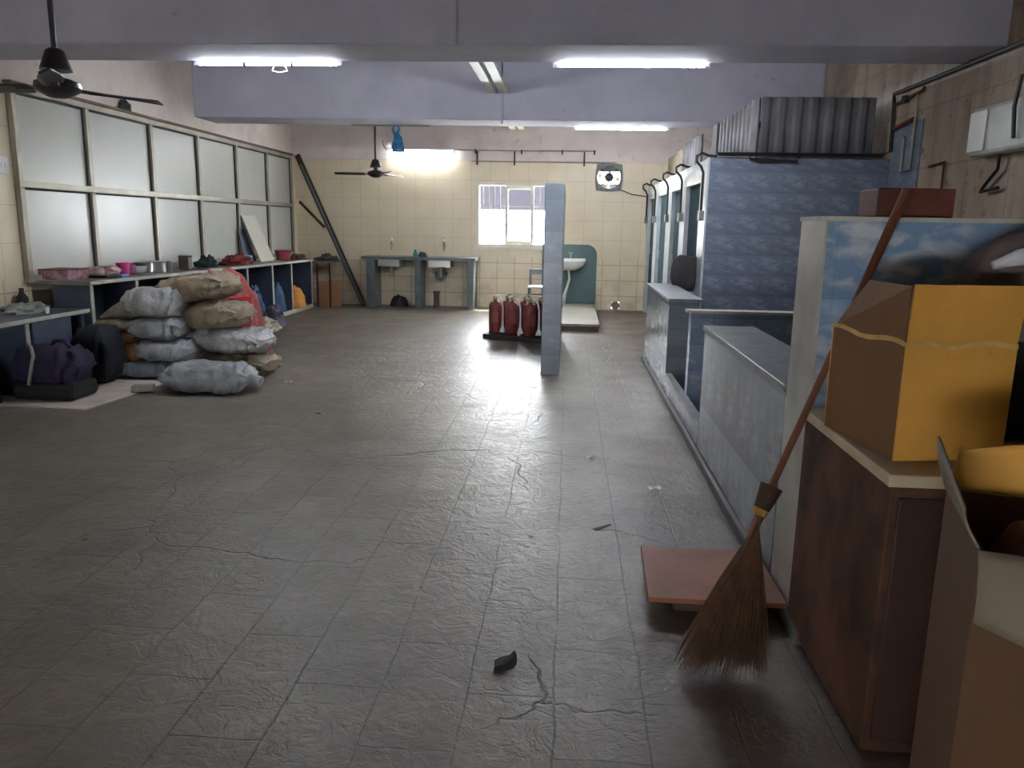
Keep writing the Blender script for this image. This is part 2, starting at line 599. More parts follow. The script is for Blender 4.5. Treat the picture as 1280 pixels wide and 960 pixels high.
def heap(Lx, Ly, H, seed, fold=0.25, n=26, freq=9.0):
    """crumpled cloth lying as a heap, base at z = 0"""
    mb = MB()
    off = Vector((seed * 3.1, seed * 7.7, seed * 1.3))
    rings = []
    m = 14
    for i in range(m + 1):
        t = i / m
        el = t * PI / 2
        ring = []
        for k in range(n):
            a = 2 * PI * k / n
            d = Vector((math.cos(a) * math.cos(el), math.sin(a) * math.cos(el), math.sin(el)))
            s = 1 + fold * noise.noise(d * 2.2 + off) + fold * 0.7 * noise.noise(d * freq * 0.6 + off)
            p = Vector((d.x * Lx / 2 * s, d.y * Ly / 2 * s, max(0.0, d.z * H * s)))
            ring.append(mb.b.verts.new(p))
        rings.append(ring)
    for a, c in zip(rings, rings[1:]):
        for k in range(n):
            mb.b.faces.new((a[k], a[(k + 1) % n], c[(k + 1) % n], c[k]))
    mb.b.faces.new(rings[0][::-1])
    return mb


def wall_xz(mb, x0, x1, z0, z1, y0, y1, holes):
    """wall in the x-z plane with rectangular openings (hx0, hx1, hz0, hz1)"""
    xs = sorted({x0, x1, *[h[0] for h in holes], *[h[1] for h in holes]})
    zs = sorted({z0, z1, *[h[2] for h in holes], *[h[3] for h in holes]})
    for a, b in zip(xs, xs[1:]):
        for c, d in zip(zs, zs[1:]):
            mx, mz = (a + b) / 2, (c + d) / 2
            if any(h[0] < mx < h[1] and h[2] < mz < h[3] for h in holes):
                continue
            mb.box(a, b, y0, y1, c, d)
    return mb


# ------------------------------------------------------------------ the room
XL, XR, YB, CEIL = -4.87, 3.05, 14.05, 3.45
struct(MB().box(XL - 0.2, XR + 0.2, -3.2, YB + 0.2, -0.12, 0.0), 'floor', M_floor)
struct(MB().box(XL - 0.2, XR + 0.2, -3.2, YB + 0.2, CEIL, CEIL + 0.15), 'ceiling', M_ceiling)
struct(MB().box(XL - 0.2, XL, -3.2, YB + 0.2, 0.0, CEIL), 'wall_left', M_wall_y)
struct(MB().box(XR, XR + 0.2, -3.2, YB + 0.2, 0.0, CEIL), 'wall_right', M_wall_r)
WX0, WX1, WZ0, WZ1 = -1.63, -0.28, 1.07, 2.18
back_holes = [(WX0, WX1, WZ0, WZ1), (0.47, 0.86, 2.09, 2.49), (0.80, 0.94, 0.02, 0.15)]
struct(wall_xz(MB(), XL, XR, 0.0, CEIL, YB, YB + 0.2, back_holes), 'wall_back', M_wall_x)
struct(wall_xz(MB(), XL, XR, 0.0, CEIL, -3.2, -3.0, [(-3.0, -0.8, 0.55, 0.92)]), 'wall_front', M_wall_x)  # low opening added behind the camera to let in fill light
struct(MB().box(XL, XR, 6.12, 6.75, 2.75, CEIL), 'trim_1', M_beam, bevel=0.012)
struct(MB().box(XL, XR, 10.3, 10.95, 2.75, CEIL), 'trim_2', M_beam, bevel=0.012)
# unseen ledge added outside the back window to trim the sun patch
struct(MB().box(-2.2, 0.1, YB + 0.2, YB + 0.36, 2.28, 2.36), 'trim_3', M_ceiling)
# skirting along the troughs
struct(MB().box(0.85, 0.875, 2.62, 8.7, 0.0, 0.05), 'baseboard_right', M_cap_dark)

# back window: outer frame, three sliding sashes, grille bars
win = struct(MB().box(WX0, WX1, YB + 0.0, YB + 0.12, WZ0, WZ0 + 0.05).box(WX0, WX1, YB, YB + 0.12, WZ1 - 0.05, WZ1)
             .box(WX0, WX0 + 0.05, YB, YB + 0.12, WZ0 + 0.05, WZ1 - 0.05).box(WX1 - 0.05, WX1, YB, YB + 0.12, WZ0 + 0.05, WZ1 - 0.05), 'window_2', M_white_frame, bevel=0.004)
sx0, sx1 = -1.13, -0.62
MB().box(sx0, sx1, YB + 0.03, YB + 0.06, WZ0 + 0.05, WZ0 + 0.11).box(sx0, sx1, YB + 0.03, YB + 0.06, WZ1 - 0.11, WZ1 - 0.05) \
    .box(sx0, sx0 + 0.055, YB + 0.03, YB + 0.06, WZ0 + 0.11, WZ1 - 0.11).box(sx1 - 0.055, sx1, YB + 0.03, YB + 0.06, WZ0 + 0.11, WZ1 - 0.11).build('window_sash', M_white_frame, win)
t = NT('clear_glass')
tr = t.n('ShaderNodeBsdfTransparent')
gl = t.n('ShaderNodeBsdfGlossy')
gl.inputs['Roughness'].default_value = 0.05
mx = t.n('ShaderNodeMixShader')
mx.inputs[0].default_value = 0.06
t.l(tr.outputs[0], mx.inputs[1])
t.l(gl.outputs[0], mx.inputs[2])
t.l(mx.outputs[0], t.t.nodes['Material Output'].inputs[0])
M_glass = t.m
MB().box(sx0 + 0.055, sx1 - 0.055, YB + 0.043, YB + 0.047, WZ0 + 0.11, WZ1 - 0.11).build('glass_pane', M_glass, win)
for i, gx in enumerate((-1.53, -1.43, -1.33, -1.23, -0.52, -0.42)):
    MB().tube([(gx, YB + 0.16, WZ0), (gx, YB + 0.16, WZ1)], 0.012, 6).build('grille_bar', M_alu_dark, win)
for gz in (1.42, 1.78):
    MB().tube([(WX0, YB + 0.16, gz), (WX1, YB + 0.16, gz)], 0.009, 6).build('grille_bar', M_alu_dark, win)
MB().box(WX0 - 0.03, WX1 + 0.03, YB - 0.02, YB, WZ0 - 0.045, WZ0).build('window_sill', M_white_frame, win)

# house across the yard, seen through the window grille
hb = empty('neighbouring_building', (-3.0, 24.0, -1.0), 'pale building across the yard seen through the barred window', 'building')
MB().box(-6, 8, 0, 3, 0, 4.6).build('wall', mat('pale_plaster', (240, 238, 234), 0.9, amt=0.08), hb)
MB().box(-6, 8, -0.05, 0, 2.9, 3.7).build('window_band', mat('dark_window_band', (18, 17, 21), 0.8, spec=0.05), hb)  # very dark window strip across the building's face
MB().box(-6.2, 8.2, -0.6, 3, 4.6, 4.8).build('roof_slab', M_ceiling, hb)

# frosted partition on the left wall
WY = [6.80, 7.86, 9.09, 10.26, 11.46, 12.64, 13.74]
PZ0, PZM, PZ1 = 0.90, 1.73, 2.54
fr = MB()
f0, f1 = XL, XL + 0.055
for z in (PZ0, PZM, PZ1):
    fr.box(f0, f1, WY[0] - 0.03, WY[-1] + 0.03, z - 0.028, z + 0.028)
for i, y in enumerate(WY):
    for a, b in ((PZ0 + 0.028, PZM - 0.028), (PZM + 0.028, PZ1 - 0.028)):
        fr.box(f0, f1, y - 0.03, y + 0.03, a, b)
part = struct(fr, 'window_1', M_alu, bevel=0.004)
for y0, y1 in zip(WY, WY[1:]):
    for a, b in ((PZ0, PZM), (PZM, PZ1)):
        MB().box(XL + 0.004, XL + 0.018, y0 + 0.03, y1 - 0.03, a + 0.028, b - 0.028).build('frosted_pane', M_pane, part)
        g = MB()
        g.box(XL + 0.019, XL + 0.03, y1 - 0.052, y1 - 0.031, a + 0.029, b - 0.029).box(XL + 0.019, XL + 0.03, y0 + 0.031, y1 - 0.052, b - 0.046, b - 0.029)
        g.build('gasket', M_alu_dark, part)
MB().box(XL, XL + 0.075, WY[0] - 0.05, WY[-1] + 0.05, PZ1 + 0.03, PZ1 + 0.055).build('top_rail', mat('brown_rail', (110, 88, 70), 0.6), part)

# ------------------------------------------------------------------ left counter (rack of stone slabs)
CX0, CX1, CY0, CY1 = XL + 0.002, -4.33, 6.87, 13.15


def ctop(y):
    return 0.885 - 0.055 * (y - CY0) / (CY1 - CY0)


ctr = empty('stone_counter', (-4.6, 10.0, 0), 'long slate rack counter with pale stone edges under the frosted panes', 'counter')
ctr.location = (0, 0, 0)
MB().hexa([(CX0, CY0 - 0.02, ctop(CY0) - 0.035), (CX1 + 0.02, CY0 - 0.02, ctop(CY0) - 0.035), (CX1 + 0.02, CY1, ctop(CY1) - 0.035), (CX0, CY1, ctop(CY1) - 0.035)],
          [(CX0, CY0 - 0.02, ctop(CY0)), (CX1 + 0.02, CY0 - 0.02, ctop(CY0)), (CX1 + 0.02, CY1, ctop(CY1)), (CX0, CY1, ctop(CY1))]).build('countertop', M_ctop, ctr)
MB().hexa([(CX1 + 0.021, CY0 - 0.02, ctop(CY0) - 0.03), (CX1 + 0.032, CY0 - 0.02, ctop(CY0) - 0.03), (CX1 + 0.032, CY1, ctop(CY1) - 0.03), (CX1 + 0.021, CY1, ctop(CY1) - 0.03)],
          [(CX1 + 0.021, CY0 - 0.02, ctop(CY0)), (CX1 + 0.032, CY0 - 0.02, ctop(CY0)), (CX1 + 0.032, CY1, ctop(CY1)), (CX1 + 0.021, CY1, ctop(CY1))]).build('front_edge', M_slate_edge, ctr)
MB().box(CX0, CX1, CY0, CY1, 0.02, 0.08).build('bottom_shelf', M_slate, ctr)
MB().box(CX1 + 0.001, CX1 + 0.012, CY0, CY1, 0.015, 0.08).build('bottom_edge', M_slate_edge, ctr)
MB().box(-4.70, -4.68, CY0 + 0.04, CY1 - 0.04, 0.081, ctop(CY1) - 0.04).build('back_panel', M_slate, ctr)
for y in (6.89, 7.66, 8.64, 9.55, 10.43, 11.35, 12.15, 13.13):
    zt = ctop(y) - 0.038
    MB().box(-4.679, CX1 - 0.001, y - 0.018, y + 0.018, 0.081, zt).build('divider', M_slate, ctr)
    MB().box(CX1, CX1 + 0.011, y - 0.02, y + 0.02, 0.081, zt).build('divider_edge', M_slate_edge, ctr)

# lower shelf nearer the camera
ls = empty('low_stone_shelf', (0, 0, 0), 'low dark stone shelf at the near end of the long counter', 'shelf')
MB().box(CX0, -4.33, 4.6, 6.83, 0.60, 0.64).build('shelf_top', M_slate, ls)
MB().box(-4.329, -4.318, 4.6, 6.83, 0.61, 0.642).build('front_edge', M_slate_edge, ls)
for y in (4.7, 6.02, 6.78):
    MB().box(CX0, -4.36, y - 0.02, y + 0.02, 0.0, 0.599).build('support', M_slate, ls)
MB().box(-4.358, -4.345, 6.0, 6.04, 0.0, 0.599).build('support_edge', M_slate_edge, ls)

# stub shelf past the far end of the counter
st = empty('corner_shelf', (0, 0, 0), 'thin grey shelf on posts between counter and back corner', 'shelf')
MB().box(CX0, -4.05, 13.3, 13.95, 0.76, 0.785).build('shelf_top', M_ctop, st)
for px in (-4.3, -4.08):
    MB().box(px - 0.012, px + 0.012, 13.34, 13.364, 0.0, 0.759).build('post', M_alu_dark, st)

# ------------------------------------------------------------------ sink counter at the back wall
sk = empty('sink_counter', (-2.57, 13.7, 0), 'green grey stone counter with two steel sinks on the back wall', 'counter')
slab = MB()
SX0, SX1 = -0.99, 0.99
bowls = [(-0.72, -0.34), (0.16, 0.55)]
slab.box(SX0, SX1, -0.22, -0.13, 0.835, 0.885)
slab.box(SX0, SX1, 0.22, 0.345, 0.835, 0.885)
for a, b in ((SX0, bowls[0][0]), (bowls[0][1], bowls[1][0]), (bowls[1][1], SX1)):
    slab.box(a, b, -0.13, 0.22, 0.835, 0.885)
slab.build('countertop', M_green_stone, sk)
for a, b in ((-0.91, -0.77), (-0.06, 0.04), (0.86, 0.96)):
    MB().box(a, b, -0.2, 0.3, 0.0, 0.834).build('leg', M_green_stone, sk)
for a, b in bowls:
    bw = MB()
    bw.box(a, b, -0.13, 0.22, 0.715, 0.722).box(a, a + 0.008, -0.13, 0.22, 0.722, 0.884).box(b - 0.008, b, -0.13, 0.22, 0.722, 0.884)
    bw.box(a + 0.008, b - 0.008, -0.13, -0.122, 0.722, 0.884).box(a + 0.008, b - 0.008, 0.212, 0.22, 0.722, 0.884)
    o = bw.build('sink_bowl', M_steel, sk)
    c = (a + b) / 2
    MB().tube([(c, 0.05, 0.714), (c, 0.05, 0.6), (c + 0.01, 0.05, 0.53)], [0.045, 0.03, 0.025], 10).build('drain_pipe', M_steel, o)
MB().tube([(0.28, 0.05, 0.60), (0.29, 0.1, 0.52), (0.34, 0.14, 0.50), (0.40, 0.18, 0.56), (0.40, 0.34, 0.58)], 0.035, 10).build('waste_trap', mat('grey_pvc', (120, 118, 120), 0.5), sk)

for x, lab in ((-3.13, 'left'), (-2.19, 'right')):
    tp = empty('wall_tap', (x, YB, 1.04), 'pale wall tap over the %s steel sink of the green counter' % lab, 'tap', 'taps above the sink counter')
    MB().tube([(0, -0.002, 0.02), (0, -0.09, 0.02), (0, -0.10, 0.10)], 0.018, 10).build('tap_body', M_brass, tp)
    MB().tube([(0, -0.09, 0.02), (0.01, -0.14, 0.01), (0.01, -0.15, -0.05)], 0.013, 8).build('spout', M_brass, tp)
    MB().lathe([(0.0, 0.10), (0.03, 0.105), (0.032, 0.13), (0.012, 0.15), (0.012, 0.17), (0.02, 0.18), (0, 0.19)], (0, -0.10, 0), 10).build('tap_handle', M_white_pl, tp)

g = empty('soap_bottle', (-2.66, 13.72, 0.885), 'small teal bottle lying between the two sinks', 'bottle')
MB().lathe([(0.0, 0), (0.035, 0.0), (0.038, 0.02), (0.036, 0.07), (0.015, 0.09), (0, 0.09)], (0, 0, 0), 12).build('bottle_body', mat('teal_plastic', (60, 140, 126), 0.4), g, smooth=50)
MB().lathe([(0.014, 0.091), (0.016, 0.12), (0, 0.12)], (0, 0, 0), 10).build('cap', M_black, g)
tag(heap(0.16, 0.12, 0.08, 4).build('scrubbing_rag', mat('dark_green_rag', (44, 62, 60), 0.9), loc=(-2.53, 13.7, 0.886), smooth=60), 'dark rag heaped on the sink counter beside a teal bottle', 'rag')
tag(heap(0.3, 0.24, 0.2, 8).build('dark_bundle', mat('dark_grey_cloth', (62, 60, 62), 0.9), loc=(-2.98, 13.84, 0), smooth=60), 'dark bundle on the floor under the left sink', 'bundle')
vs = empty('floor_pipe', (-2.31, 13.86, 0), 'short dark pipe stub standing on the floor under the right sink', 'pipe')
MB().tube([(0, 0, 0.0), (0, 0, 0.24)], 0.05, 12).build('pipe_body', mat('brown_pvc', (96, 78, 74), 0.6), vs, smooth=50)
MB().tube([(0, 0, 0.241), (0, 0, 0.28)], 0.06, 12).build('collar', mat('brown_pvc', (96, 78, 74), 0.6), vs, smooth=50)

# timbers leaning in the back-left corner


def bar(mb, a, b, w, h):
    a, b = Vector(a), Vector(b)
    d = (b - a).normalized()
    s = d.cross(Vector((0, 1, 0))).normalized() * w / 2
    u = Vector((0, h / 2, 0))
    mb.hexa([a + s + u, a - s + u, a - s - u, a + s - u], [b + s + u, b - s + u, b - s - u, b + s - u])
    return mb


tag(bar(MB(), (-3.63, 13.79, 0.06), (-4.80, 13.99, 2.60), 0.09, 0.05).build('timber_batten', M_wood_dark, bevel=0.004), 'wide dark timber batten leaning across the back left corner', 'batten', 'timbers in the corner')
tag(bar(MB(), (-3.62, 13.70, 0.06), (-4.72, 13.92, 2.44), 0.035, 0.035).build('timber_batten', M_green_stone, bevel=0.003), 'slim greenish bar leaning on the front of the wide dark batten', 'batten', 'timbers in the corner')
tag(bar(MB(), (-4.31, 13.87, 1.36), (-4.79, 14.0, 1.80), 0.045, 0.03).build('timber_brace', M_wood_dark), 'short dark brace between the leaning batten and the corner', 'brace', 'timbers in the corner')

# ------------------------------------------------------------------ partition wall, wash basin, platform, chair
struct(MB().box(-0.235, -0.05, 7.65, 10.2, 0.0, 1.85), 'wall_partition', M_tile_column, bevel=0.006)
pl = empty('marble_platform', (0.1, 12.5, 0), 'low pale stone platform in front of the wash basin', 'platform')
MB().box(-0.28, 0.36, -1.45, 1.5, 0.0, 0.07).build('base', mat('brown_grey_base', (110, 98, 88), 0.7), pl)
for k in range(5):
    MB().box(-0.30, 0.38, -1.47 + k * 0.596, -1.47 + k * 0.596 + 0.586, 0.071, 0.105).build('slab', mat('pale_grey_slab', (172, 166, 154), 0.4, scale=5, amt=0.2), pl)
pb = MB()
pts = [(-0.45, 0, 0.11), (0.51, 0, 0.11), (0.51, 0, 0.96)]
for k in range(7):
    a = PI / 2 * k / 6
    pts.append((0.33 + 0.18 * math.cos(a), 0, 0.96 + 0.18 * math.sin(a)))
pts += [(-0.45, 0, 1.14)]
tag(pb.prism([(x, YB - 0.001, z) for x, y, z in pts], (0, -0.025, 0)).build('splash_board', M_teal, bevel=0.004), 'teal splash board with rounded corner behind the wash basin', 'board')

wb = empty('wash_basin', (0.02, 13.78, 0.105), 'white ceramic wash basin in front of the teal board', 'basin')
prof = [(0.0, 0.60), (0.12, 0.60), (0.19, 0.64), (0.255, 0.70), (0.265, 0.735), (0.28, 0.75), (0.28, 0.765), (0.255, 0.77), (0.235, 0.755), (0.18, 0.69), (0.1, 0.65), (0.0, 0.645)]
MB().lathe(prof, (0, 0, 0), 28, sx=1.05, sy=0.78).build('bowl', M_ceramic, wb, smooth=45)
MB().box(-0.29, 0.29, 0.13, 0.243, 0.73, 0.80).build('back_ledge', M_ceramic, wb, bevel=0.015)
tp = MB().tube([(0.03, 0.19, 0.801), (0.03, 0.19, 0.88), (0.03, 0.12, 0.90), (0.03, 0.05, 0.88)], 0.014, 10).build('tap', M_steel, wb)
MB().box(-0.01, 0.07, 0.17, 0.21, 0.886, 0.905).build('tap_handle', M_steel, tp)
MB().tube([(0, 0, 0.60), (0.02, 0.02, 0.45), (-0.02, 0.0, 0.3), (-0.12, -0.1, 0.0)], 0.022, 10).build('drain_hose', M_white_pl, wb)
MB().tube([(0.0, 0.0, 0.36), (-0.03, -0.03, 0.22), (-0.06, -0.02, 0.0)], 0.012, 8).build('brace', M_white_pl, wb)
tp2 = empty('pillar_tap', (0.06, YB, 1.22), 'small white tap on the wall above the teal board', 'tap')
MB().tube([(0, -0.002, 0), (0, -0.1, 0.0)], 0.016, 8).build('tap_body', M_white_pl, tp2)
MB().tube([(-0.04, -0.08, 0.03), (0.05, -0.08, 0.035)], 0.012, 8).build('tap_handle', M_white_pl, tp2)

chs = empty('metal_chair', (-0.42, 12.9, 0), 'green metal chair whose seat tone mimics window sheen beside the tiled partition', 'chair')
MB().box(-0.21, 0.21, -0.2, 0.2, 0.46, 0.485).build('seat', mat('seat_window_sheen', (206, 208, 206), 0.3, amt=0.08), chs, bevel=0.008)  # pale tone stands for the window's reflection on the seat
for sx in (-0.19, 0.19):
    for sy in (-0.18, 0.18):
        MB().tube([(sx, sy, 0.459), (sx * 1.12, sy * 1.1, 0.0)], 0.016, 8).build('leg', M_green_stone, chs)
    MB().tube([(sx, 0.185, 0.486), (sx, 0.22, 0.74)], 0.016, 8).build('back_post', M_green_stone, chs)
MB().box(-0.2, 0.2, 0.205, 0.235, 0.66, 0.75).build('backrest', M_green_stone, chs, bevel=0.006)
for z in (0.22, 0.36):
    MB().tube([(-0.2, -0.19, z), (0.2, -0.19, z)], 0.01, 6).build('stretcher', M_green_stone, chs)

# ------------------------------------------------------------------ fire extinguishers on a low plinth


def extinguisher():
    e = empty('fire_extinguisher', (0, 0, 0), '', 'fire extinguisher', 'fire extinguishers by the partition')
    MB().lathe([(0.075, 0), (0.082, 0.01), (0.082, 0.33), (0.078, 0.37), (0.06, 0.40), (0.03, 0.415), (0.022, 0.42), (0.022, 0.435), (0, 0.435)], (0, 0, 0), 20).build('cylinder', M_red_steel, e, smooth=50)
    MB().lathe([(0.026, 0.436), (0.026, 0.47), (0.018, 0.48), (0, 0.48)], (0, 0, 0), 12).build('valve', M_brass, e)
    MB().tube([(0.0, 0, 0.475), (0.03, -0.0, 0.50), (0.10, -0.02, 0.50)], 0.010, 8).build('handle', M_steel, e)
    MB().tube([(0.0, 0, 0.455), (0.05, -0.03, 0.46), (0.085, -0.06, 0.42), (0.10, -0.075, 0.34), (0.10, -0.08, 0.16)], 0.011, 8).build('hose', M_white_pl, e)
    MB().lathe([(0.014, 0.16), (0.016, 0.10), (0.045, 0.02), (0.04, 0.02), (0.012, 0.09)], (0.10, -0.08, 0), 12).build('nozzle', M_white_pl, e)
    MB().box(-0.045, 0.045, -0.0835, -0.08, 0.14, 0.28).build('label_plate', mat('faded_label', (150, 80, 76), 0.5), e)
    return e


ext_lab = ['fire extinguisher at the far left end of the row by the window', 'second fire extinguisher from the left end of the row',
           'fire extinguisher in the middle of the row, left of the gap', 'fire extinguisher in the row, just right of the gap',
           'second fire extinguisher from the tiled partition end', 'fire extinguisher nearest the tiled partition']
pos = [(-0.93, 10.24), (-0.78, 10.40), (-0.70, 10.12), (-0.55, 10.34), (-0.46, 9.98), (-0.34, 10.16)]
proto = extinguisher()
for i, (x, y) in enumerate(pos):
    e = proto if i == 0 else copy_tree(proto)
    e.location = (x, y, 0.06)
    e.rotation_euler = (0, 0, (0.1, -0.5, 0.2, -0.2, 0.35, -0.3)[i])
    e['label'] = ext_lab[i]
tag(MB().prism([(-1.08, 10.12, 0.0), (-0.30, 9.72, 0.0), (-0.245, 9.95, 0.0), (-0.245, 10.5, 0.0), (-1.0, 10.62, 0.0)], (0, 0, 0.058)).build('black_plinth', mat('black_rubber_board', (44, 40, 40), 0.6), bevel=0.006), 'low black board the red fire extinguishers stand on', 'board')

# ------------------------------------------------------------------ exhaust fan in the back wall
xf = empty('exhaust_fan', (0.665, YB, 2.29), 'square exhaust fan with bright openings high on the back wall', 'fan')
ring = MB()
n = 32
for y0, y1 in ((-0.05, 0.0),):
    outer, inner = [], []
    for k in range(n):
        a = 2 * PI * k / n
        c, s = math.cos(a), math.sin(a)
        sc = 0.235 / max(abs(c), abs(s)) ** 0.75
        outer.append((c * sc, s * sc))
        inner.append((c * 0.195, s * 0.195))
    vo = [[ring.b.verts.new((x, y, z)) for x, z in outer] for y in (-0.05, -0.002)]
    vi = [[ring.b.verts.new((x, y, z)) for x, z in inner] for y in (-0.05, -0.002)]
    for k in range(n):
        q = (k + 1) % n
        ring.b.faces.new((vo[0][k], vo[0][q], vi[0][q], vi[0][k]))
        ring.b.faces.new((vo[1][k], vi[1][k], vi[1][q], vo[1][q]))
        ring.b.faces.new((vo[0][k], vo[1][k], vo[1][q], vo[0][q]))
        ring.b.faces.new((vi[0][k], vi[0][q], vi[1][q], vi[1][k]))
ring.build('housing', mat('grey_fan_housing', (122, 126, 120), 0.5, scale=20, amt=0.4), xf)
sh_ = []
for k in range(13):
    a = math.radians(28 + 124 * k / 12)
    sh_.append((0.195 * math.cos(a), -0.02, 0.195 * math.sin(a)))
MB().prism(sh_, (0, 0.008, 0)).build('shutter', mat('dusty_shutter', (104, 106, 106), 0.7), xf)
MB().lathe([(0, -0.09), (0.05, -0.085), (0.075, -0.06), (0.08, -0.02), (0, -0.02)], (0, 0, 0), 20, axis='Y').build('motor', mat('motor_grey', (70, 76, 82), 0.35, 0.4), xf, smooth=40)
for k in range(4):
    a = PI / 4 + k * PI / 2
    MB().tube([(math.cos(a) * 0.07, -0.03, math.sin(a) * 0.07), (math.cos(a) * 0.205, -0.03, math.sin(a) * 0.205)], 0.010, 6).build('bracket_arm', M_alu_dark, xf)
for k in range(4):
    a0 = PI / 2 + k * PI / 2 - 0.1
    bl = MB().grid(4, 4, lambda u, v, a0=a0: ((0.04 + 0.145 * u) * math.cos(a0 + (v - 0.5) * 0.55), 0.04 + (v - 0.5) * 0.07, (0.04 + 0.145 * u) * math.sin(a0 + (v - 0.5) * 0.55)))
    bl.build('blade', mat('fan_blade_grey', (96, 100, 100), 0.5), xf, solid=0.003)
MB().tube([(0.19, -0.03, -0.2), (0.4, -0.02, -0.28), (0.72, -0.02, -0.32)], 0.008, 6).build('cable', M_alu_dark, xf)
tag(MB().lathe([(0.062, -0.02), (0.075, -0.02), (0.075, 0.19), (0.062, 0.19), (0.062, -0.02)], (0.87, YB, 0.085), 20, axis='Y').build('drain_pipe', mat('old_pvc', (150, 130, 112), 0.6), smooth=50), 'open drain pipe through the foot of the back wall with daylight showing', 'pipe')

# pipes along the top of the back wall
rp = empty('wall_pipe', (-2.55, 14.0, 2.71), 'upper thin pipe running along the top of the back wall', 'pipe')
MB().tube([(0, 0, 0), (2.97, 0, 0.01)], 0.012, 8).build('pipe_run', M_alu, rp)
for x in (0.9, 1.7, 2.4, 2.95):
    MB().box(x - 0.012, x + 0.012, -0.014, 0.05, -0.05, 0.02).build('clamp', M_alu_dark, rp)
rp2 = empty('wall_pipe', (-1.72, 14.0, 2.53), 'lower thin pipe with hanging clamps above the back window', 'pipe')
MB().tube([(0, 0, 0), (2.5, 0, 0.0)], 0.012, 8).build('pipe_run', M_alu, rp2)
for x in (0.1, 0.75, 1.95):
    MB().box(x - 0.012, x + 0.012, -0.014, 0.05, -0.06, 0.17).build('clamp', M_alu_dark, rp2)

# ------------------------------------------------------------------ tube lights


def tube_light(name_label, loc, length=1.2, rz=0.0, sections=1, lamp=None):
    L = empty('tube_light', loc, name_label, 'tube light', 'lit fluorescent tube lights', rz)
    h = length / 2
    MB().box(-h, h, -0.045, 0.03, -0.03, 0.0).build('batten', M_white_pl, L, bevel=0.003)
    MB().tube([(-h + 0.02, 0, -0.052), (h - 0.02, 0, -0.052)], 0.016, 12).build('tube', lamp or M_tube, L)
    for s in (-1, 1):
        MB().box(s * h - 0.02, s * h + 0.02, -0.02, 0.02, -0.07, -0.031).build('end_cap', M_white_pl, L)
    for k in range(1, sections):
        x = -h + length * k / sections
        MB().tube([(x - 0.012, 0, -0.052), (x + 0.012, 0, -0.052)], 0.022, 10).build('clip', M_alu_dark, L)
    return L


tl = tube_light('lit tube light in three sections hung under the near beam on the left', (-2.55, 6.80, 2.794), 1.22, 0, 3)
MB().tube([(0.05, 0, -0.07), (0.03, 0, -0.11), (0.10, 0, -0.125), (0.16, 0, -0.11), (0.14, 0, -0.07)], 0.004, 6).build('loose_wire', M_white_pl, tl)
tube_light('lit tube light under the near beam right of the trunking strips', (0.46, 6.80, 2.794), 1.22)
tube_light('lit tube light under the far beam above the exhaust fan', (0.65, 11.0, 2.792), 1.22)
wl = tube_light('lit tube light on the back wall beside the hanging blue bag', (-2.59, YB - 0.11, 2.73), 1.15, lamp=emit('dimmed_lit_tube', (240, 246, 255), 16.0))  # same kind of tube, emission lowered to shrink its glow on the wall
MB().box(-0.5, 0.5, 0.031, 0.109, -0.03, 0.0).build('mounting_plate', M_white_pl, wl)
# conduit rod under the far beam
tag(MB().tube([(-2.97, 10.90, 2.738), (-1.90, 10.90, 2.738)], 0.011, 8).build('conduit_rod', M_alu), 'bare metal rod under the far beam that carries the blue bag', 'rod')
# cable trunking strips running lengthways below the ceiling
for x, lab in ((-1.01, 'left'), (-0.86, 'right')):
    for y0, y1, where in ((6.76, 10.29, 'between the two beams'), (10.96, 14.04, 'between far beam and back wall')):
        t_ = empty('trunking_strip', (x, y0, 3.06), 'pale %s trunking strip of the pair %s' % (lab, where), 'trunking', 'trunking strips below the ceiling')
        MB().box(-0.05, 0.05, 0, y1 - y0, 0, 0.05).build('channel', M_white_frame, t_)
        MB().tube([(0, 0.3, 0.051), (0, 0.3, CEIL - 3.06)], 0.008, 6).build('hanger', M_alu_dark, t_)
        MB().tube([(0, y1 - y0 - 0.3, 0.051), (0, y1 - y0 - 0.3, CEIL - 3.06)], 0.008, 6).build('hanger', M_alu_dark, t_)
# conduits fixed to the beams
tag(MB().tube([(-0.87, 6.105, 3.44), (-0.87, 6.105, 2.74)], 0.013, 8).build('conduit', M_beam), 'grey painted conduit down the middle of the near beam', 'conduit')
tag(MB().tube([(-0.88, 10.285, 3.05), (-0.88, 10.285, 2.70)], 0.013, 8).build('conduit', M_beam), 'grey painted conduit on the far beam below the trunking strips', 'conduit')

# ------------------------------------------------------------------ ceiling fans


def ceiling_fan(label, x, y, ang):
    f = empty('ceiling_fan', (x, y, 2.17), label, 'ceiling fan')
    MB().tube([(0, 0, 0.06), (0, 0, CEIL - 2.17)], 0.016, 10).build('down_rod', M_fan, f)
    MB().lathe([(0.085, 0.095), (0.082, 0.11), (0.05, 0.20), (0.03, 0.215), (0.0, 0.215)], (0, 0, 0), 20).build('canopy', M_fan, f, smooth=40)
    MB().lathe([(0, -0.055), (0.05, -0.05), (0.11, -0.02), (0.125, 0.0), (0.12, 0.03), (0.07, 0.05), (0.03, 0.06), (0.03, 0.09), (0, 0.09)], (0, 0, 0), 24).build('motor', M_fan, f, smooth=40)
    for k in range(3):
        a = math.radians(ang + 120 * k)
        ca, sa = math.cos(a), math.sin(a)

        def fn(u, v):
            r = 0.16 + 0.46 * u
            w = (v - 0.5) * (0.085 + 0.045 * math.sin(PI * min(1, u * 1.1)) - 0.03 * u)
            return (ca * r - sa * w, sa * r + ca * w, 0.0 + 0.16 * (v - 0.5) * 0.18 + 0.0 * u)
        b = MB().grid(10, 4, fn).build('blade', M_fan, f, solid=0.006, smooth=40)
        MB().box(0.10, 0.24, -0.022, 0.022, -0.008, 0.004).build('blade_arm', M_fan, b, rot=(0, 0, a))
    return f


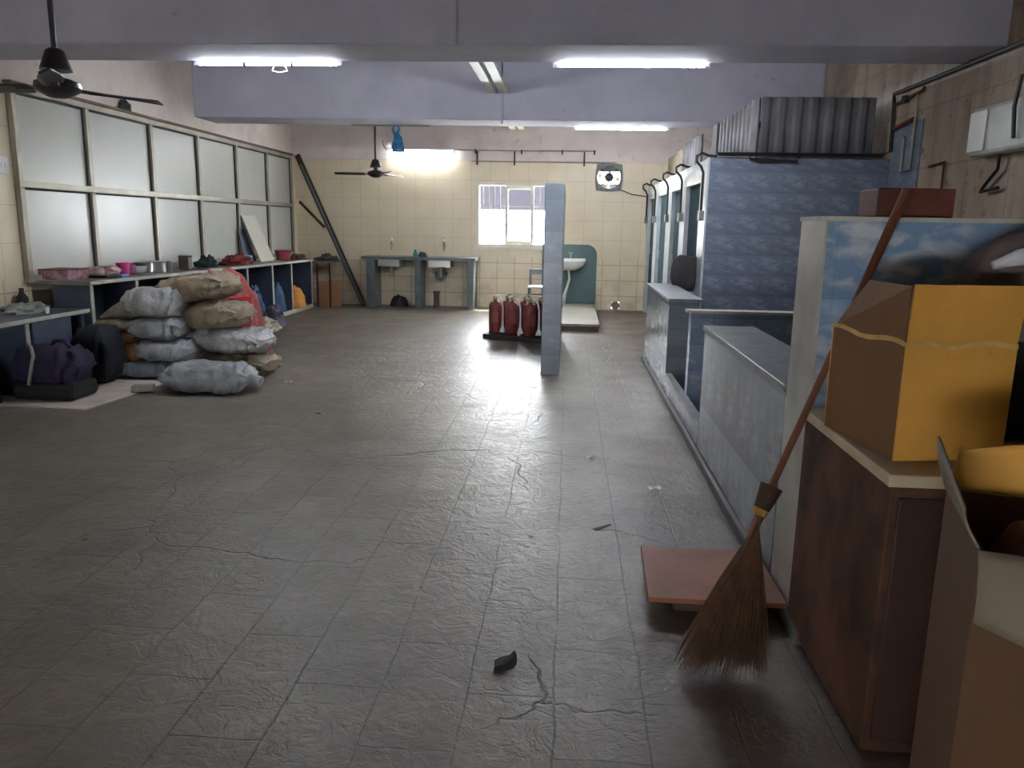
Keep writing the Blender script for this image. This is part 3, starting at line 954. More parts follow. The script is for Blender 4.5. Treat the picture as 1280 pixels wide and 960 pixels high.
ceiling_fan('dark ceiling fan in the near left corner before the first beam', -2.93, 4.52, 58)
ceiling_fan('dark ceiling fan beyond the far beam near the back wall', -2.92, 12.0, 62)

# ------------------------------------------------------------------ hanging blue bag
bgc = empty('hanging_bag', (-2.36, 10.90, 2.74), 'knotted blue plastic bag hanging from the rod under the far beam', 'bag')
M_blue_bag = mat('blue_plastic_bag', (46, 128, 178), 0.35, scale=14, amt=0.5, bump=0.5)
bp = heap(0.17, 0.12, 0.2, 12, 0.35)
bp.build('pouch', M_blue_bag, bgc, loc=(0.02, 0, -0.34), smooth=60)
MB().tube([(0.02, 0, -0.15), (-0.03, 0, -0.1), (-0.05, 0, -0.04), (-0.02, 0, 0.012), (0.03, 0, 0.0), (0.04, 0, -0.06), (0.0, 0, -0.12), (0.02, 0, -0.15)], [0.03, 0.022, 0.016, 0.014, 0.014, 0.018, 0.024, 0.03], 8).build('knotted_handle', M_blue_bag, bgc, smooth=60)

# ------------------------------------------------------------------ washroom cubicles on the right
CBX = 1.35
cub = MB()
doors = [(8.50, 9.52), (9.93, 10.80), (11.32, 12.42), (12.86, 13.82)]
struct(MB().box(CBX + 0.0, XR, 8.0, 8.12, 0.0, 2.13), 'wall_cubicle_side', M_tile_side)
fw = MB()
y0 = 8.121
for a, b in doors + [(YB - 0.0, YB)]:
    fw.box(CBX, CBX + 0.1, y0, a, 0.0, 2.13)
    if b > a:
        fw.box(CBX, CBX + 0.1, a, b, 1.92, 2.13)
    y0 = b
struct(fw, 'wall_cubicle_front', M_pillar)
for i, (a, b) in enumerate(doors):
    d = struct(MB().box(CBX + 0.05, CBX + 0.085, a + 0.006, b - 0.006, 0.02, 1.912), 'door_%d' % (i + 1), M_door)
    MB().box(CBX + 0.04, CBX + 0.049, a + 0.1, b - 0.1, 0.2, 0.95).build('door_panel', M_door, d)
    MB().box(CBX + 0.02, CBX + 0.049, b - 0.09, b - 0.06, 1.0, 1.12).build('door_handle', M_steel, d)
struct(MB().box(CBX + 0.101, XR, 8.121, YB, 2.05, 2.13), 'trim_4', M_ceiling)
struct(MB().box(CBX - 0.02, CBX - 0.001, 8.0, 8.03, 0.0, 2.13), 'trim_5', M_pillar)


def corr(mb, a, b, z0, z1, waves, amp):
    a, b = Vector(a), Vector(b)
    d = b - a
    nrm = Vector((d.y, -d.x, 0)).normalized()

    def fn(u, v):
        ph = u * waves
        fr_ = ph - math.floor(ph)
        w = min(1.0, max(-1.0, 2.4 * math.sin(2 * PI * fr_)))
        p = a + d * u + nrm * amp * w
        return (p.x, p.y, z0 + (z1 - z0) * v)
    return mb.grid(waves * 12, 1, fn)


tag(corr(MB(), (1.82, 8.06 + 0.0, 0), (2.88, 8.06, 0), 2.135, 2.70, 7, 0.008).build('corrugated_sheet', M_sheet, solid=0.008, smooth=40), 'corrugated grey sheet across the front top of the blue tiled cubicle', 'sheet', 'corrugated sheets above the cubicles')
tag(corr(MB(), (1.79, 8.10, 0), (1.79, 9.95, 0), 2.135, 2.70, 9, 0.022).build('corrugated_sheet', M_sheet_dark, solid=0.008, smooth=40), 'corrugated side sheet receding above the cubicles nearest the camera', 'sheet', 'corrugated sheets above the cubicles')
tag(corr(MB(), (1.72, 10.98, 0), (1.72, 12.35, 0), 2.135, 2.68, 6, 0.022).build('corrugated_sheet', M_sheet_dark, solid=0.008, smooth=40), 'corrugated side sheet beyond the far beam above the cubicles', 'sheet', 'corrugated sheets above the cubicles')
tag(MB().box(1.74, 1.77, 9.98, 10.28, 2.132, 2.69).build('flat_sheet', M_sheet), 'narrow flat grey sheet beside the corrugated cubicle top', 'sheet')
tag(MB().box(1.66, 1.69, 12.4, 14.0, 2.132, 2.62).build('flat_sheet', mat('cream_board', (188, 176, 156), 0.7)), 'cream flat board closing the far end of the cubicle top', 'sheet')

# conduits with goosenecks and switch boxes on the pillars between doors
sw_y = [8.22, 9.72, 11.06, 12.64, 13.93]
sw_lab = ['nearest the blue tiled side wall', 'between the first and second doors', 'between the second and third doors', 'between the third and fourth doors', 'past the last door in the far corner']
for i, y in enumerate(sw_y):
    s_ = empty('switch_conduit', (CBX, y, 1.58), 'black conduit with grey switch box ' + sw_lab[i], 'switch', 'switch conduits on the cubicle front')
    MB().box(-0.05, -0.001, -0.06, 0.06, -0.05, 0.05).build('switch_box', mat('grey_switch_box', (128, 128, 124), 0.5), s_, bevel=0.006)
    MB().tube([(-0.025, 0, 0.051), (-0.025, 0, 0.42), (-0.05, 0, 0.48), (-0.10, 0, 0.53), (-0.10, 0, 0.58), (-0.05, 0, 0.61), (0.02, 0, 0.585), (0.1, 0, 0.575)], 0.014, 8).build('gooseneck_pipe', M_black, s_, smooth=60)
bc = empty('black_conduit', (XR - 0.03, 8.0, 2.16), 'long black conduit from the right wall across the cubicle top', 'conduit')
MB().tube([(0, -7.5, 0.565), (0, 0.02, 0.565), (0, 0.0, 0.5), (0, -0.04, 0.04), (-0.08, -0.04, 0.0), (-1.62, -0.04, 0.0)], 0.018, 8).build('pipe_run', M_black, bc)
MB().tube([(-0.85, -0.035, -0.06), (-1.3, -0.035, -0.05), (-1.3, -0.035, -0.02)], 0.012, 8).build('branch_pipe', M_black, bc)

# wall plumbing on the right wall
pp = empty('rusty_pipe', (XR, 7.6, 2.3), 'rusty pipes looping down the stained right wall above the red box', 'pipe')
MB().tube([(-0.03, 0.35, 0.32), (-0.03, -0.22, 0.36), (-0.03, -0.24, 0.38)], 0.014, 8).build('upper_run', M_rust, pp)
MB().tube([(-0.03, -0.12, 0.36), (-0.03, -0.12, -0.30), (-0.03, 0.08, -0.31), (-0.03, 0.08, 0.0), (-0.03, 0.16, 0.02)], 0.012, 8).build('loop', M_alu, pp)
MB().tube([(-0.03, 0.35, 0.1), (-0.03, -0.1, 0.14)], 0.02, 8).build('lower_run', M_rust, pp)
MB().lathe([(0, -0.03), (0.03, -0.03), (0.03, 0.03), (0, 0.03)], (-0.045, 0.12, 0.335), 10).build('valve', M_black, pp)
struct(MB().box(XR - 0.012, XR, 7.35, 8.0, 1.4, 2.42), 'trim_6', cloud_tile('wall_cloud_tile', 1, 0.33, 0.2, lin((98, 108, 126)), lin((146, 154, 166)), 9.0, 0.3, 0.8, 0.42, 0.66, 0.15))
mb_ = empty('meter_box', (XR, 5.9, 2.17), 'pale plastic meter box on the stained right wall', 'box')
MB().box(-0.13, -0.001, -0.42, 0.36, -0.17, 0.17).build('case', mat('dusty_white_plastic', (186, 188, 180), 0.35, scale=4), mb_, bevel=0.03)
MB().box(-0.145, -0.131, 0.1, 0.33, -0.14, 0.14).build('cover', M_white_pl, mb_, bevel=0.006)
MB().tube([(-0.06, 0.02, -0.171), (-0.05, 0.04, -0.27), (-0.04, 0.22, -0.38), (-0.05, 0.24, -0.42), (-0.04, 0.02, -0.40)], 0.012, 8).build('cable', M_black, mb_)
MB().tube([(-0.15, -0.3, 0.3), (-0.16, -0.28, 0.1), (-0.15, -0.3, -0.1)], 0.014, 8).build('side_cable', M_black, mb_)
pc = empty('wall_pipe', (XR, 7.0, 2.0), 'thin rusty pipe bracket on the right wall left of the meter box', 'pipe')
MB().tube([(-0.02, 0.12, 0.0), (-0.02, -0.16, 0.02), (-0.02, -0.17, -0.5)], 0.010, 8).build('pipe_run', M_rust, pc)

# ------------------------------------------------------------------ wash troughs on the right
tr1 = empty('wash_trough', (0, 0, 0), 'far grey tiled wash trough wall in front of the cubicle doors', 'trough', 'wash troughs')
MB().box(0.88, 1.14, 6.8, 8.68, 0.0, 0.83).build('trough_body', M_tile_trough, tr1)
MB().box(0.87, 1.16, 6.78, 8.70, 0.831, 0.86).build('cap_stone', M_stone_cap, tr1, bevel=0.004)
MB().box(1.141, 1.345, 8.4, 8.55, 0.0, 0.8).build('rear_wall', M_tile_cross, tr1)
tr2 = empty('wash_trough', (0, 0, 0), 'near grey tiled wash trough beside the sky tile slab', 'trough', 'wash troughs')
MB().box(0.88, 1.17, 3.12, 5.0, 0.0, 0.82).build('trough_body', M_tile_trough, tr2)
MB().box(0.87, 1.19, 3.12, 5.02, 0.821, 0.85).build('cap_stone', M_stone_cap, tr2, bevel=0.004)
cw = empty('tiled_cross_wall', (0, 0, 0), 'blue cloud tiled low cross wall between the two wash troughs', 'wall')
MB().box(0.93, XR - 0.01, 5.9, 6.0, 0.0, 0.835).build('tiled_panel', M_tile_cross, cw)
MB().box(0.90, XR - 0.01, 5.88, 6.02, 0.836, 0.855).build('cap_stone', M_slate_edge, cw)
kb = empty('trough_kerb', (0, 0, 0), 'low tiled kerb in the gap between the wash troughs', 'kerb')
MB().box(0.88, 0.925, 5.021, 6.779, 0.0, 0.20).build('kerb_panel', M_tile_trough, kb)
MB().box(0.875, 0.93, 5.021, 6.779, 0.201, 0.215).build('cap_stone', M_stone_cap, kb)
sl = empty('sky_tile_slab', (0, 0, 0), 'tall slab wall tiled with a blue sky and clouds picture', 'wall')
MB().box(0.885, XR - 0.01, 2.80, 3.09, 0.0, 1.485).build('tiled_face', M_tile_sky, sl)
MB().box(0.876, 0.884, 2.80, 3.09, 0.0, 1.485).build('end_face', mat('pale_end_tile', (168, 166, 160), 0.3, scale=3.5, amt=0.35), sl)
MB().box(0.872, XR - 0.01, 2.795, 3.1, 1.486, 1.50).build('top_edge', M_slate_edge, sl)
# cloth bag leaning at the first door pillar, standing on the far trough's rear wall
tag(pillow(0.30, 0.13, 0.37, 21, 0.6, 0.02).build('cloth_bag', mat('dark_grey_cloth', (62, 60, 62), 0.9), loc=(1.245, 8.475, 0.801), smooth=60), 'dark grey cloth bag leaning at the first cubicle door', 'bag')

# ------------------------------------------------------------------ right foreground
tag(MB().box(1.06, 1.32, 2.86, 3.04, 1.501, 1.60).build('wooden_box', mat('red_brown_wood', (100, 54, 44), 0.7, scale=6, amt=0.4), bevel=0.006), 'red brown wooden box lying on top of the sky tile slab', 'box')

cb = empty('rusty_cabinet', (0.86, 2.02, 0), 'tall brown rust stained metal cabinet under the yellow carton', 'cabinet')
MB().box(0.0, 0.85, 0.0, 0.755, 0.02, 0.80).build('body', mat('rust_stained_brown', (88, 58, 42), 0.7, scale=4, amt=0.5, c2=(50, 33, 25), spec=0.2), cb, bevel=0.006)
MB().box(-0.012, 0.87, -0.015, 0.765, 0.801, 0.835).build('cabinet_top', mat('dusty_top', (176, 158, 132), 0.6, scale=5), cb, bevel=0.004)
MB().box(0.02, 0.83, -0.014, -0.001, 0.06, 0.77).build('door', mat('dark_cabinet_door', (58, 36, 28), 0.55, scale=5, amt=0.4), cb, bevel=0.004)
MB().box(0.03, 0.82, 0.03, 0.72, 0.0, 0.019).build('plinth', M_black, cb)

# carton, open, flaps up
cx = empty('cardboard_carton', (0.905, 2.13, 0.836), 'open yellow cardboard carton with raised flaps on the brown cabinet', 'carton', rz=0.16)
A, B, Hc = 0.315, 0.40, 0.325
sh = MB()
t_ = 0.006
sh.box(0, A, 0, t_, 0, Hc)
sh.box(0, A, B - t_, B, 0, Hc)
sh.box(A - t_, A, t_, B - t_, 0, Hc)
sh.box(t_, A - t_, t_, B - t_, 0, t_)
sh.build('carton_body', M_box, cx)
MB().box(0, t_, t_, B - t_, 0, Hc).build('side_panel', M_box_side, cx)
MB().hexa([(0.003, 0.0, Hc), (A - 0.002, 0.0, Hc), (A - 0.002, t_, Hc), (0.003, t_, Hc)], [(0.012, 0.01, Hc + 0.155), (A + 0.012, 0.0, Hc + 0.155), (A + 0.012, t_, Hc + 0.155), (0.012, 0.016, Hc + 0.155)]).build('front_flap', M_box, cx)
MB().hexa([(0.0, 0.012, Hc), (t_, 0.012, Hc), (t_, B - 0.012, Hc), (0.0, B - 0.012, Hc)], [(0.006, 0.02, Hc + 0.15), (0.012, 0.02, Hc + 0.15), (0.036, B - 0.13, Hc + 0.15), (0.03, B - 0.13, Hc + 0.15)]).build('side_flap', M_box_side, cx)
MB().hexa([(0.01, B - t_, Hc), (A - 0.01, B - t_, Hc), (A - 0.01, B, Hc), (0.01, B, Hc)], [(0.03, B - 0.14, Hc - 0.05), (A - 0.03, B - 0.14, Hc - 0.05), (A - 0.03, B - 0.134, Hc - 0.046), (0.03, B - 0.134, Hc - 0.046)]).build('rear_flap', M_box, cx)
tp_ = MB()
tp_.grid(24, 2, lambda u, v: (-0.001 + A * u, -0.0025 - 0.0015 * math.sin(u * 37 + v * 3), Hc - 0.010 + 0.014 * v + 0.006 * math.sin(u * 11)))
tp_.build('packing_tape', M_tape, cx)
MB().grid(24, 2, lambda u, v: (-0.0025 - 0.0015 * math.sin(u * 33 + v * 2), B * u, Hc - 0.010 + 0.014 * v + 0.006 * math.sin(u * 9))).build('packing_tape', M_tape, cx)

# grey bag with white cloth behind the carton
gb = empty('grey_bag', (1.42, 2.52, 0.836), 'grey fabric bag with black base behind the yellow carton', 'bag')
b1 = pillow(0.5, 0.2, 0.6, 31, 0.5, 0.02, pw=0.8)
b1.build('bag_body', mat('grey_bag_fabric', (104, 94, 92), 0.85, scale=6, bump=0.3), gb, loc=(0.03, 0, 0.03), smooth=60)
MB().box(-0.15, 0.26, -0.13, 0.1, 0.0, 0.30).build('bag_base', mat('black_bag_fabric', (20, 18, 20), 0.7), gb, bevel=0.03)
tag(MB().tube([(1.235, 2.40, 1.36), (1.30, 2.39, 1.385), (1.40, 2.375, 1.405), (1.58, 2.37, 1.44)], [0.012, 0.024, 0.03, 0.036], 10).build('white_cloth', mat('white_cloth', (206, 206, 214), 0.8, bump=0.4), smooth=60), 'rolled white cloth lying across the grey bag', 'cloth')

# second carton, low right
c2 = empty('cardboard_carton', (0.725, 1.36, 0.0), 'worn brown carton with a folded grey flap in the near right corner', 'carton', rz=-0.28)
bb = MB()
bb.box(0.02, 0.62, 0.0, 0.006, 0, 0.90)
bb.box(0.02, 0.62, 0.36, 0.366, 0, 0.90)
bb.box(0.02, 0.026, 0.006, 0.36, 0, 0.90)
bb.box(0.614, 0.62, 0.006, 0.36, 0, 0.90)
bb.box(0.026, 0.614, 0.006, 0.36, 0, 0.006)
bb.build('carton_body', cardboard('worn_brown_cardboard', (84, 58, 34), (48, 30, 16)), c2)
M_kraft = mat('kraft_flap', (112, 100, 84), 0.7, scale=4)


def flapfn(u, v):
    x = 0.015 + 0.6 * u
    drop = (0.19 - 0.10 * (2 * max(0, 0.35 - u)) ** 1.0) * v
    return (x, -0.004 - 0.035 * math.sin(v * PI * 0.6) - 0.01 * math.sin(u * 9) * v, 0.902 + 0.006 * math.sin(v * PI) - drop)


MB().grid(16, 8, flapfn).build('front_flap', M_kraft, c2, solid=0.005, smooth=60)
MB().grid(10, 6, lambda u, v: (0.018 - 0.03 * math.sin(v * 1.6), 0.01 + 0.33 * u, 0.902 + 0.12 * v * (0.6 + 0.4 * u))).build('side_flap', M_kraft, c2, solid=0.005, smooth=60)
MB().grid(10, 6, lambda u, v: (0.03 + 0.58 * u, 0.362 - 0.02 * v, 0.902 + 0.15 * v * (1 - 0.4 * (1 - u) ** 3))).build('rear_flap', M_box, c2, solid=0.005, smooth=60)
tag(pillow(0.42, 0.28, 0.26, 77, 0.5, 0.03).build('brown_bundle', mat('brown_paper_bundle', (124, 82, 44), 0.8, bump=0.3), loc=(1.06, 1.45, 0.66), rot=(0, 0, -0.28), smooth=60), 'brown paper bundle stuffed inside the near right carton', 'bundle')

# broom leaning on the slab
bp0, bp1 = Vector((0.411, 2.311, 0.03)), Vector((1.112, 2.752, 1.588))
bd = (bp1 - bp0).normalized()
br = empty('straw_broom', tuple(bp0), 'long handled straw broom leaning against the sky tile slab', 'broom')
L = (bp1 - bp0).length
MB().tube([bd * 0.5, bd * (0.5 + (L - 0.5) * 0.5), bd * L], [0.011, 0.012, 0.016], 10).build('handle', mat('broom_stick_wood', (98, 56, 34), 0.6, scale=10), br, smooth=60)
MB().tube([bd * 0.605, bd * 0.685], [0.026, 0.038], 12).build('collar', mat('dark_straw_collar', (64, 42, 28), 0.8), br, smooth=60)
MB().tube([bd * 0.582, bd * 0.604], [0.024, 0.025], 12).build('binding', mat('yellow_twine', (176, 132, 60), 0.7), br)
bs = MB()
rnd = random.Random(3)
side = bd.cross(Vector((0, 1, 0))).normalized()
up = side.cross(bd).normalized()
for k in range(420):
    a = rnd.uniform(0, 2 * PI)
    q = math.sqrt(rnd.random())
    top = bd * 0.60 + (side * math.cos(a) + up * math.sin(a)) * 0.020 * q
    bx = 0.14 + math.cos(a) * 0.16 * q
    by = 0.12 + math.sin(a) * 0.07 * q
    end = Vector((bx, by - 0.01, rnd.uniform(-0.025, 0.05)))
    mid = top.lerp(end, 0.5) + bd.cross(Vector((0, 0, 1))) * 0 + Vector((0, 0, 0.02))
    bs.tube([top, mid, end], [0.0022, 0.0018, 0.001], 3, False)
tag(bs.build('bristles', M_straw, br), kind='stuff')

bo = tag(MB().hexa([(0.345, 2.78, 0.06), (0.86, 2.78, 0.06), (0.86, 3.27, 0.06), (0.36, 3.27, 0.06)], [(0.345, 2.78, 0.08), (0.86, 2.78, 0.08), (0.86, 3.27, 0.08), (0.36, 3.27, 0.08)]).build('plywood_board', M_ply, bevel=0.002), 'brown plywood board lying on blocks beside the near trough', 'board')
for x, y, lab in ((0.5, 2.92, 'nearest the broom'), (0.7, 3.15, 'nearest the trough')):
    tag(MB().box(x - 0.05, x + 0.05, y - 0.08, y + 0.08, 0, 0.0595).build('wood_block', M_wood_dark, bevel=0.004), 'dark wooden block under the plywood board %s' % lab, 'block')

# ------------------------------------------------------------------ sacks
SACKS = [
    # name, label, length, width, height, centre x, y, base z, yaw, material, seed, tilt
    ('front grey plastic sack lying flat on the floor before the pile', 0.74, 0.44, 0.25, -3.06, 6.45, 0.0, 0.08, SK_GREY, 1, 0),
    ('tan sack on the floor at the bottom right of the pile', 0.82, 0.50, 0.235, -3.15, 7.22, 0.0, -0.25, SK_TAN, 2, 0),
    ('white plastic sack with wrinkled end above the bottom tan sack', 0.72, 0.48, 0.235, -3.15, 7.18, 0.22, -0.22, SK_WHITE, 3, 0.0),
    ('bulging tan sack second from the top of the pile', 0.76, 0.48, 0.27, -3.35, 7.20, 0.435, -0.28, SK_TAN, 4, -0.08),
    ('tan sack drooping to the left on top of the pile', 0.78, 0.46, 0.26, -3.46, 7.20, 0.685, -0.25, SK_TAN, 5, -0.18),
    ('slate and white plastic sack at the top left of the pile', 0.56, 0.44, 0.27, -3.80, 7.05, 0.555, -0.15, SK_WHITE, 6, 0.0),
    ('grey plastic sack under the top left white sack', 0.52, 0.46, 0.21, -3.76, 7.02, 0.36, 0.05, SK_GREY, 7, 0),
    ('dull grey sack in the middle of the pile', 0.52, 0.46, 0.20, -3.66, 7.00, 0.17, -0.06, SK_GREY, 8, 0),
    ('slate blue sack on the floor in the middle of the pile', 0.50, 0.46, 0.18, -3.84, 7.00, 0.0, 0.04, SK_DARK, 9, 0),
    ('brown sack end showing low at the left of the pile', 0.38, 0.42, 0.20, -4.05, 7.02, 0.13, -0.08, SK_BROWN, 10, 0),
    ('brown grey sack end in the middle of the left column', 0.36, 0.42, 0.14, -4.13, 7.02, 0.31, 0.05, SK_BROWN, 11, 0),
    ('flattened tan grey sack second from the top of the left column', 0.38, 0.42, 0.11, -4.13, 7.02, 0.435, 0.0, SK_TAN, 12, 0),
]
for i, (lab, Ls, Ws, Hs, x, y, z, yaw, m, seed, tilt) in enumerate(SACKS):
    s_ = pillow(Ls, Ws, Hs, seed, 0.7, 0.038, nu=64, nv=36).build('stuffed_sack', m, loc=(x, y, z), rot=(0, tilt, yaw), smooth=70)
    tag(s_, lab, 'sack', 'stuffed sacks in the pile')
    if i == 0:
        MB().tube([(0.345, 0.0, 0.11), (0.40, -0.01, 0.10), (0.45, -0.02, 0.085)], [0.07, 0.05, 0.05], 12).build('tied_neck', SK_WHITE, s_, smooth=60)
# peaked grey sheet at the left top of the pile
pk = MB().prism([(-0.18, 0, 0.0), (0.18, 0, 0.0), (0.17, 0, 0.21), (0.12, 0, 0.20), (-0.02, 0, 0.12)], (0, 0.30, 0))
tag(pk.build('folded_sack', sackcloth('dull_tan_plastic', (150, 142, 128), (108, 102, 94)), loc=(-4.11, 6.86, 0.548), bevel=0.03, smooth=60), 'folded grey sack with a raised corner on the left column', 'sack', 'stuffed sacks in the pile')

# red cloth and bin behind the pile
rc = MB()
rc.grid(26, 20, lambda u, v: (-0.34 + 0.68 * u + 0.02 * math.sin(v * 14 + u * 3), -0.2 + 0.4 * v, 0.93 * (0.55 + 0.45 * math.sin(PI * min(1, 0.22 + 0.9 * u))) - 0.55 * max(0, (u - 0.72) / 0.28) ** 1.6 - 0.3 * max(0, (0.25 - v) / 0.25) ** 2 + 0.018 * math.sin(u * 30 + v * 5) + 0.03 * noise.noise(Vector((u * 6, v * 6, 2)))))
tag(rc.build('red_cloth', mat('dusty_red_cloth', (176, 92, 88), 0.85, scale=6, amt=0.35, bump=0.4), loc=(-3.44, 7.92, 0.0), solid=0.012, smooth=70), 'dusty red cloth draped behind the tan sacks', 'cloth')
bn = empty('red_bin', (-3.22, 7.59, 0), 'bright pink red plastic bin behind the tan sacks', 'bin')
MB().lathe([(0.085, 0), (0.09, 0.02), (0.105, 0.66), (0.112, 0.68), (0.112, 0.70), (0.1, 0.70), (0.095, 0.66), (0.08, 0.03), (0, 0.03)], (0, 0, 0), 24).build('bin_body', mat('pink_red_plastic', (214, 66, 84), 0.4, amt=0.1), bn, smooth=40)
# mass under the cloth: a barrel
bl_ = empty('plastic_drum', (-3.56, 7.96, 0), 'plastic drum standing hidden under the dusty red cloth', 'drum')
MB().lathe([(0.15, 0), (0.17, 0.03), (0.175, 0.3), (0.165, 0.32), (0.175, 0.34), (0.175, 0.72), (0.15, 0.76), (0, 0.76)], (0, 0, 0), 24).build('drum_body', mat('dark_red_plastic', (130, 50, 50), 0.5), bl_, smooth=40)
MB().lathe([(0.06, 0.761), (0.06, 0.78), (0, 0.78)], (0, 0, 0), 16).build('lid', M_black, bl_)

# mat on the floor
mm = MB()
outl = [(-4.86, 5.5), (-4.40, 5.64), (-4.02, 5.66), (-3.66, 5.62), (-3.60, 6.1), (-3.58, 6.6), (-3.62, 7.0), (-4.30, 6.9), (-4.86, 6.6)]
mm.prism([(x, y, 0.0) for x, y in outl], (0, 0, 0.008))
tag(mm.build('floor_mat', mat('pale_sheet', (196, 184, 172), 0.8, scale=4, amt=0.25, bump=0.3)), 'pale sheet spread on the floor beneath the bags by the low shelf', 'mat')

# purple bag and others under the low shelf
pbag = empty('purple_bag', (-4.16, 6.02, 0.009), 'purple travel bag with dark base on the pale sheet', 'bag')
pillow(0.56, 0.36, 0.34, 41, 0.5, 0.02, pw=0.7).build('bag_body', mat('purple_fabric', (48, 40, 68), 0.8, scale=5, amt=0.4, bump=0.3), pbag, loc=(0, 0, 0.09), smooth=60)
MB().box(-0.27, 0.27, -0.17, 0.17, 0.0, 0.14).build('bag_base', mat('dark_olive_fabric', (38, 38, 36), 0.85, amt=0.3), pbag, bevel=0.04)
MB().tube([(-0.16, -0.05, 0.43), (-0.08, -0.13, 0.42), (-0.03, -0.185, 0.36), (-0.05, -0.2, 0.25), (-0.08, -0.2, 0.13)], 0.014, 8).build('strap', mat('pale_strap', (150, 144, 136), 0.8), pbag, smooth=60)
MB().tube([(0.0, 0, 0.41), (0.03, 0, 0.46), (0.12, 0, 0.47), (0.16, 0, 0.41)], 0.016, 8).build('top_handle', mat('purple_fabric', (62, 48, 92)), pbag, smooth=60)
M_navy = mat('navy_cloth', (22, 27, 38), 0.8, scale=5, amt=0.4, bump=0.3)
tag(heap(0.4, 0.5, 0.46, 51, 0.12).build('navy_bundle', M_navy, loc=(-4.60, 5.62, 0.009), smooth=60), 'navy cloth bundle under the low shelf left of the purple bag', 'bundle')
tag(pillow(0.36, 0.36, 0.52, 52, 0.6, 0.02).build('dark_void_filler', M_navy, loc=(-4.13, 6.60, 0.009), smooth=60), 'added dark mass filling the void between purple bag and sack pile', 'sack')  # dark mass added where there is only a dark void
sp = empty('propped_panel', (-4.30, 6.28, 0), 'dark blue grey panel propped under the low shelf edge', 'panel')
MB().box(-0.045, -0.03, -0.22, 0.28, 0.0, 0.598).build('panel_sheet', mat('blue_grey_board', (78, 88, 104), 0.5), sp)

# things on the low shelf
ct = empty('small_cup', (-4.44, 6.42, 0.641), 'tiny white cup on the edge of the low shelf', 'cup')
MB().lathe([(0.014, 0), (0.02, 0.05), (0.018, 0.05), (0.012, 0.004), (0, 0.004)], (0, 0, 0), 14).build('cup_body', M_white_pl, ct, smooth=40)
tag(heap(0.34, 0.4, 0.08, 61, 0.4).build('pale_cloth', mat('pale_grey_cloth', (148, 150, 146), 0.85, scale=7, amt=0.5), loc=(-4.66, 6.45, 0.641), smooth=60), 'crumpled pale cloth on the low shelf', 'cloth')
bt = empty('black_bottle', (-4.80, 6.62, 0.641), 'small black bottle standing at the wall end of the low shelf', 'bottle')
MB().lathe([(0.045, 0), (0.048, 0.01), (0.048, 0.11), (0.02, 0.15), (0.018, 0.17), (0, 0.17)], (0, 0, 0), 16).build('bottle_body', M_black, bt, smooth=40)
MB().lathe([(0.02, 0.171), (0.02, 0.19), (0, 0.19)], (0, 0, 0), 12).build('cap', M_alu_dark, bt)


def on(y):
    return ctop(y) + 0.001


# things on the counter
pc_ = empty('printed_carton', (-4.72, 7.10, on(7.1)), 'flat pink printed carton at the near end of the counter', 'carton')
MB().box(-0.14, 0.15, -0.16, 0.16, 0, 0.085).build('carton_body', mat('pink_printed_card', (176, 148, 156), 0.5, scale=16, c2=(140, 70, 84)), pc_, bevel=0.003)
MB().box(-0.142, 0.152, -0.162, 0.162, 0.0855, 0.095).build('lid', mat('maroon_card', (112, 52, 52), 0.5), pc_)
pg = pillow(0.30, 0.40, 0.11, 63, 0.6, 0.02).build('printed_bag', mat('printed_plastic', (190, 172, 170), 0.35, scale=14, c2=(140, 82, 78)), loc=(-4.56, 7.47, on(7.47) + 0.004), rot=(0, 0, 0.3), smooth=60)
tag(pg, 'crumpled printed plastic bag beside the pink carton on the counter', 'bag')
tag(MB().box(-4.395, -4.345, 7.44, 7.56, on(7.5), on(7.5) + 0.03).build('blue_packet', mat('blue_packet', (70, 130, 196), 0.4), bevel=0.006), 'small blue packet at the front edge by the printed bag', 'packet')
mg = empty('pink_mug', (-4.56, 7.84, on(7.84)), 'pink plastic mug with side handle on the counter', 'mug')
MB().lathe([(0.05, 0), (0.055, 0.005), (0.068, 0.125), (0.064, 0.125), (0.05, 0.008), (0, 0.008)], (0, 0, 0), 24).build('mug_body', mat('hot_pink_plastic', (222, 78, 150), 0.4, amt=0.1), mg, smooth=40)
MB().tube([(0.06, 0.02, 0.105), (0.105, 0.04, 0.10), (0.11, 0.04, 0.04), (0.058, 0.02, 0.025)], 0.009, 8).build('handle', mat('hot_pink_plastic', (222, 78, 150)), mg, smooth=60)
wt = empty('steel_tray', (-4.55, 8.08, on(8.08)), 'white bowl shaped vessel tipped between pink mug and steel pot', 'bowl')
MB().lathe([(0.05, 0), (0.09, 0.03), (0.105, 0.085), (0.1, 0.085), (0.085, 0.034), (0, 0.008)], (0, 0, 0), 24).build('bowl_body', M_ceramic, wt, smooth=40)
MB().lathe([(0.06, 0.086), (0.1, 0.09), (0.1, 0.1), (0.02, 0.12), (0, 0.12)], (0, 0, 0), 24).build('lid', M_black, wt, smooth=40)
wt.name = 'lidded_bowl'
wt['label'] = 'white bowl with a dark lid between pink mug and steel pot'
sp_ = empty('steel_pot', (-4.55, 8.42, on(8.42)), 'wide shiny steel cooking pot on the counter', 'pot')
MB().lathe([(0.12, 0), (0.128, 0.008), (0.128, 0.105), (0.138, 0.112), (0.138, 0.116), (0.122, 0.112), (0.122, 0.01), (0, 0.01)], (0, 0, 0), 28).build('pot_body', M_steel, sp_, smooth=40)
MB().lathe([(0.137, 0.117), (0.1, 0.125), (0.02, 0.132), (0.0, 0.132)], (0, 0, 0), 28).build('lid', M_steel, sp_, smooth=40)
su = empty('steel_tumbler', (-4.50, 8.66, on(8.66)), 'slim steel tumbler right of the steel pot', 'tumbler')
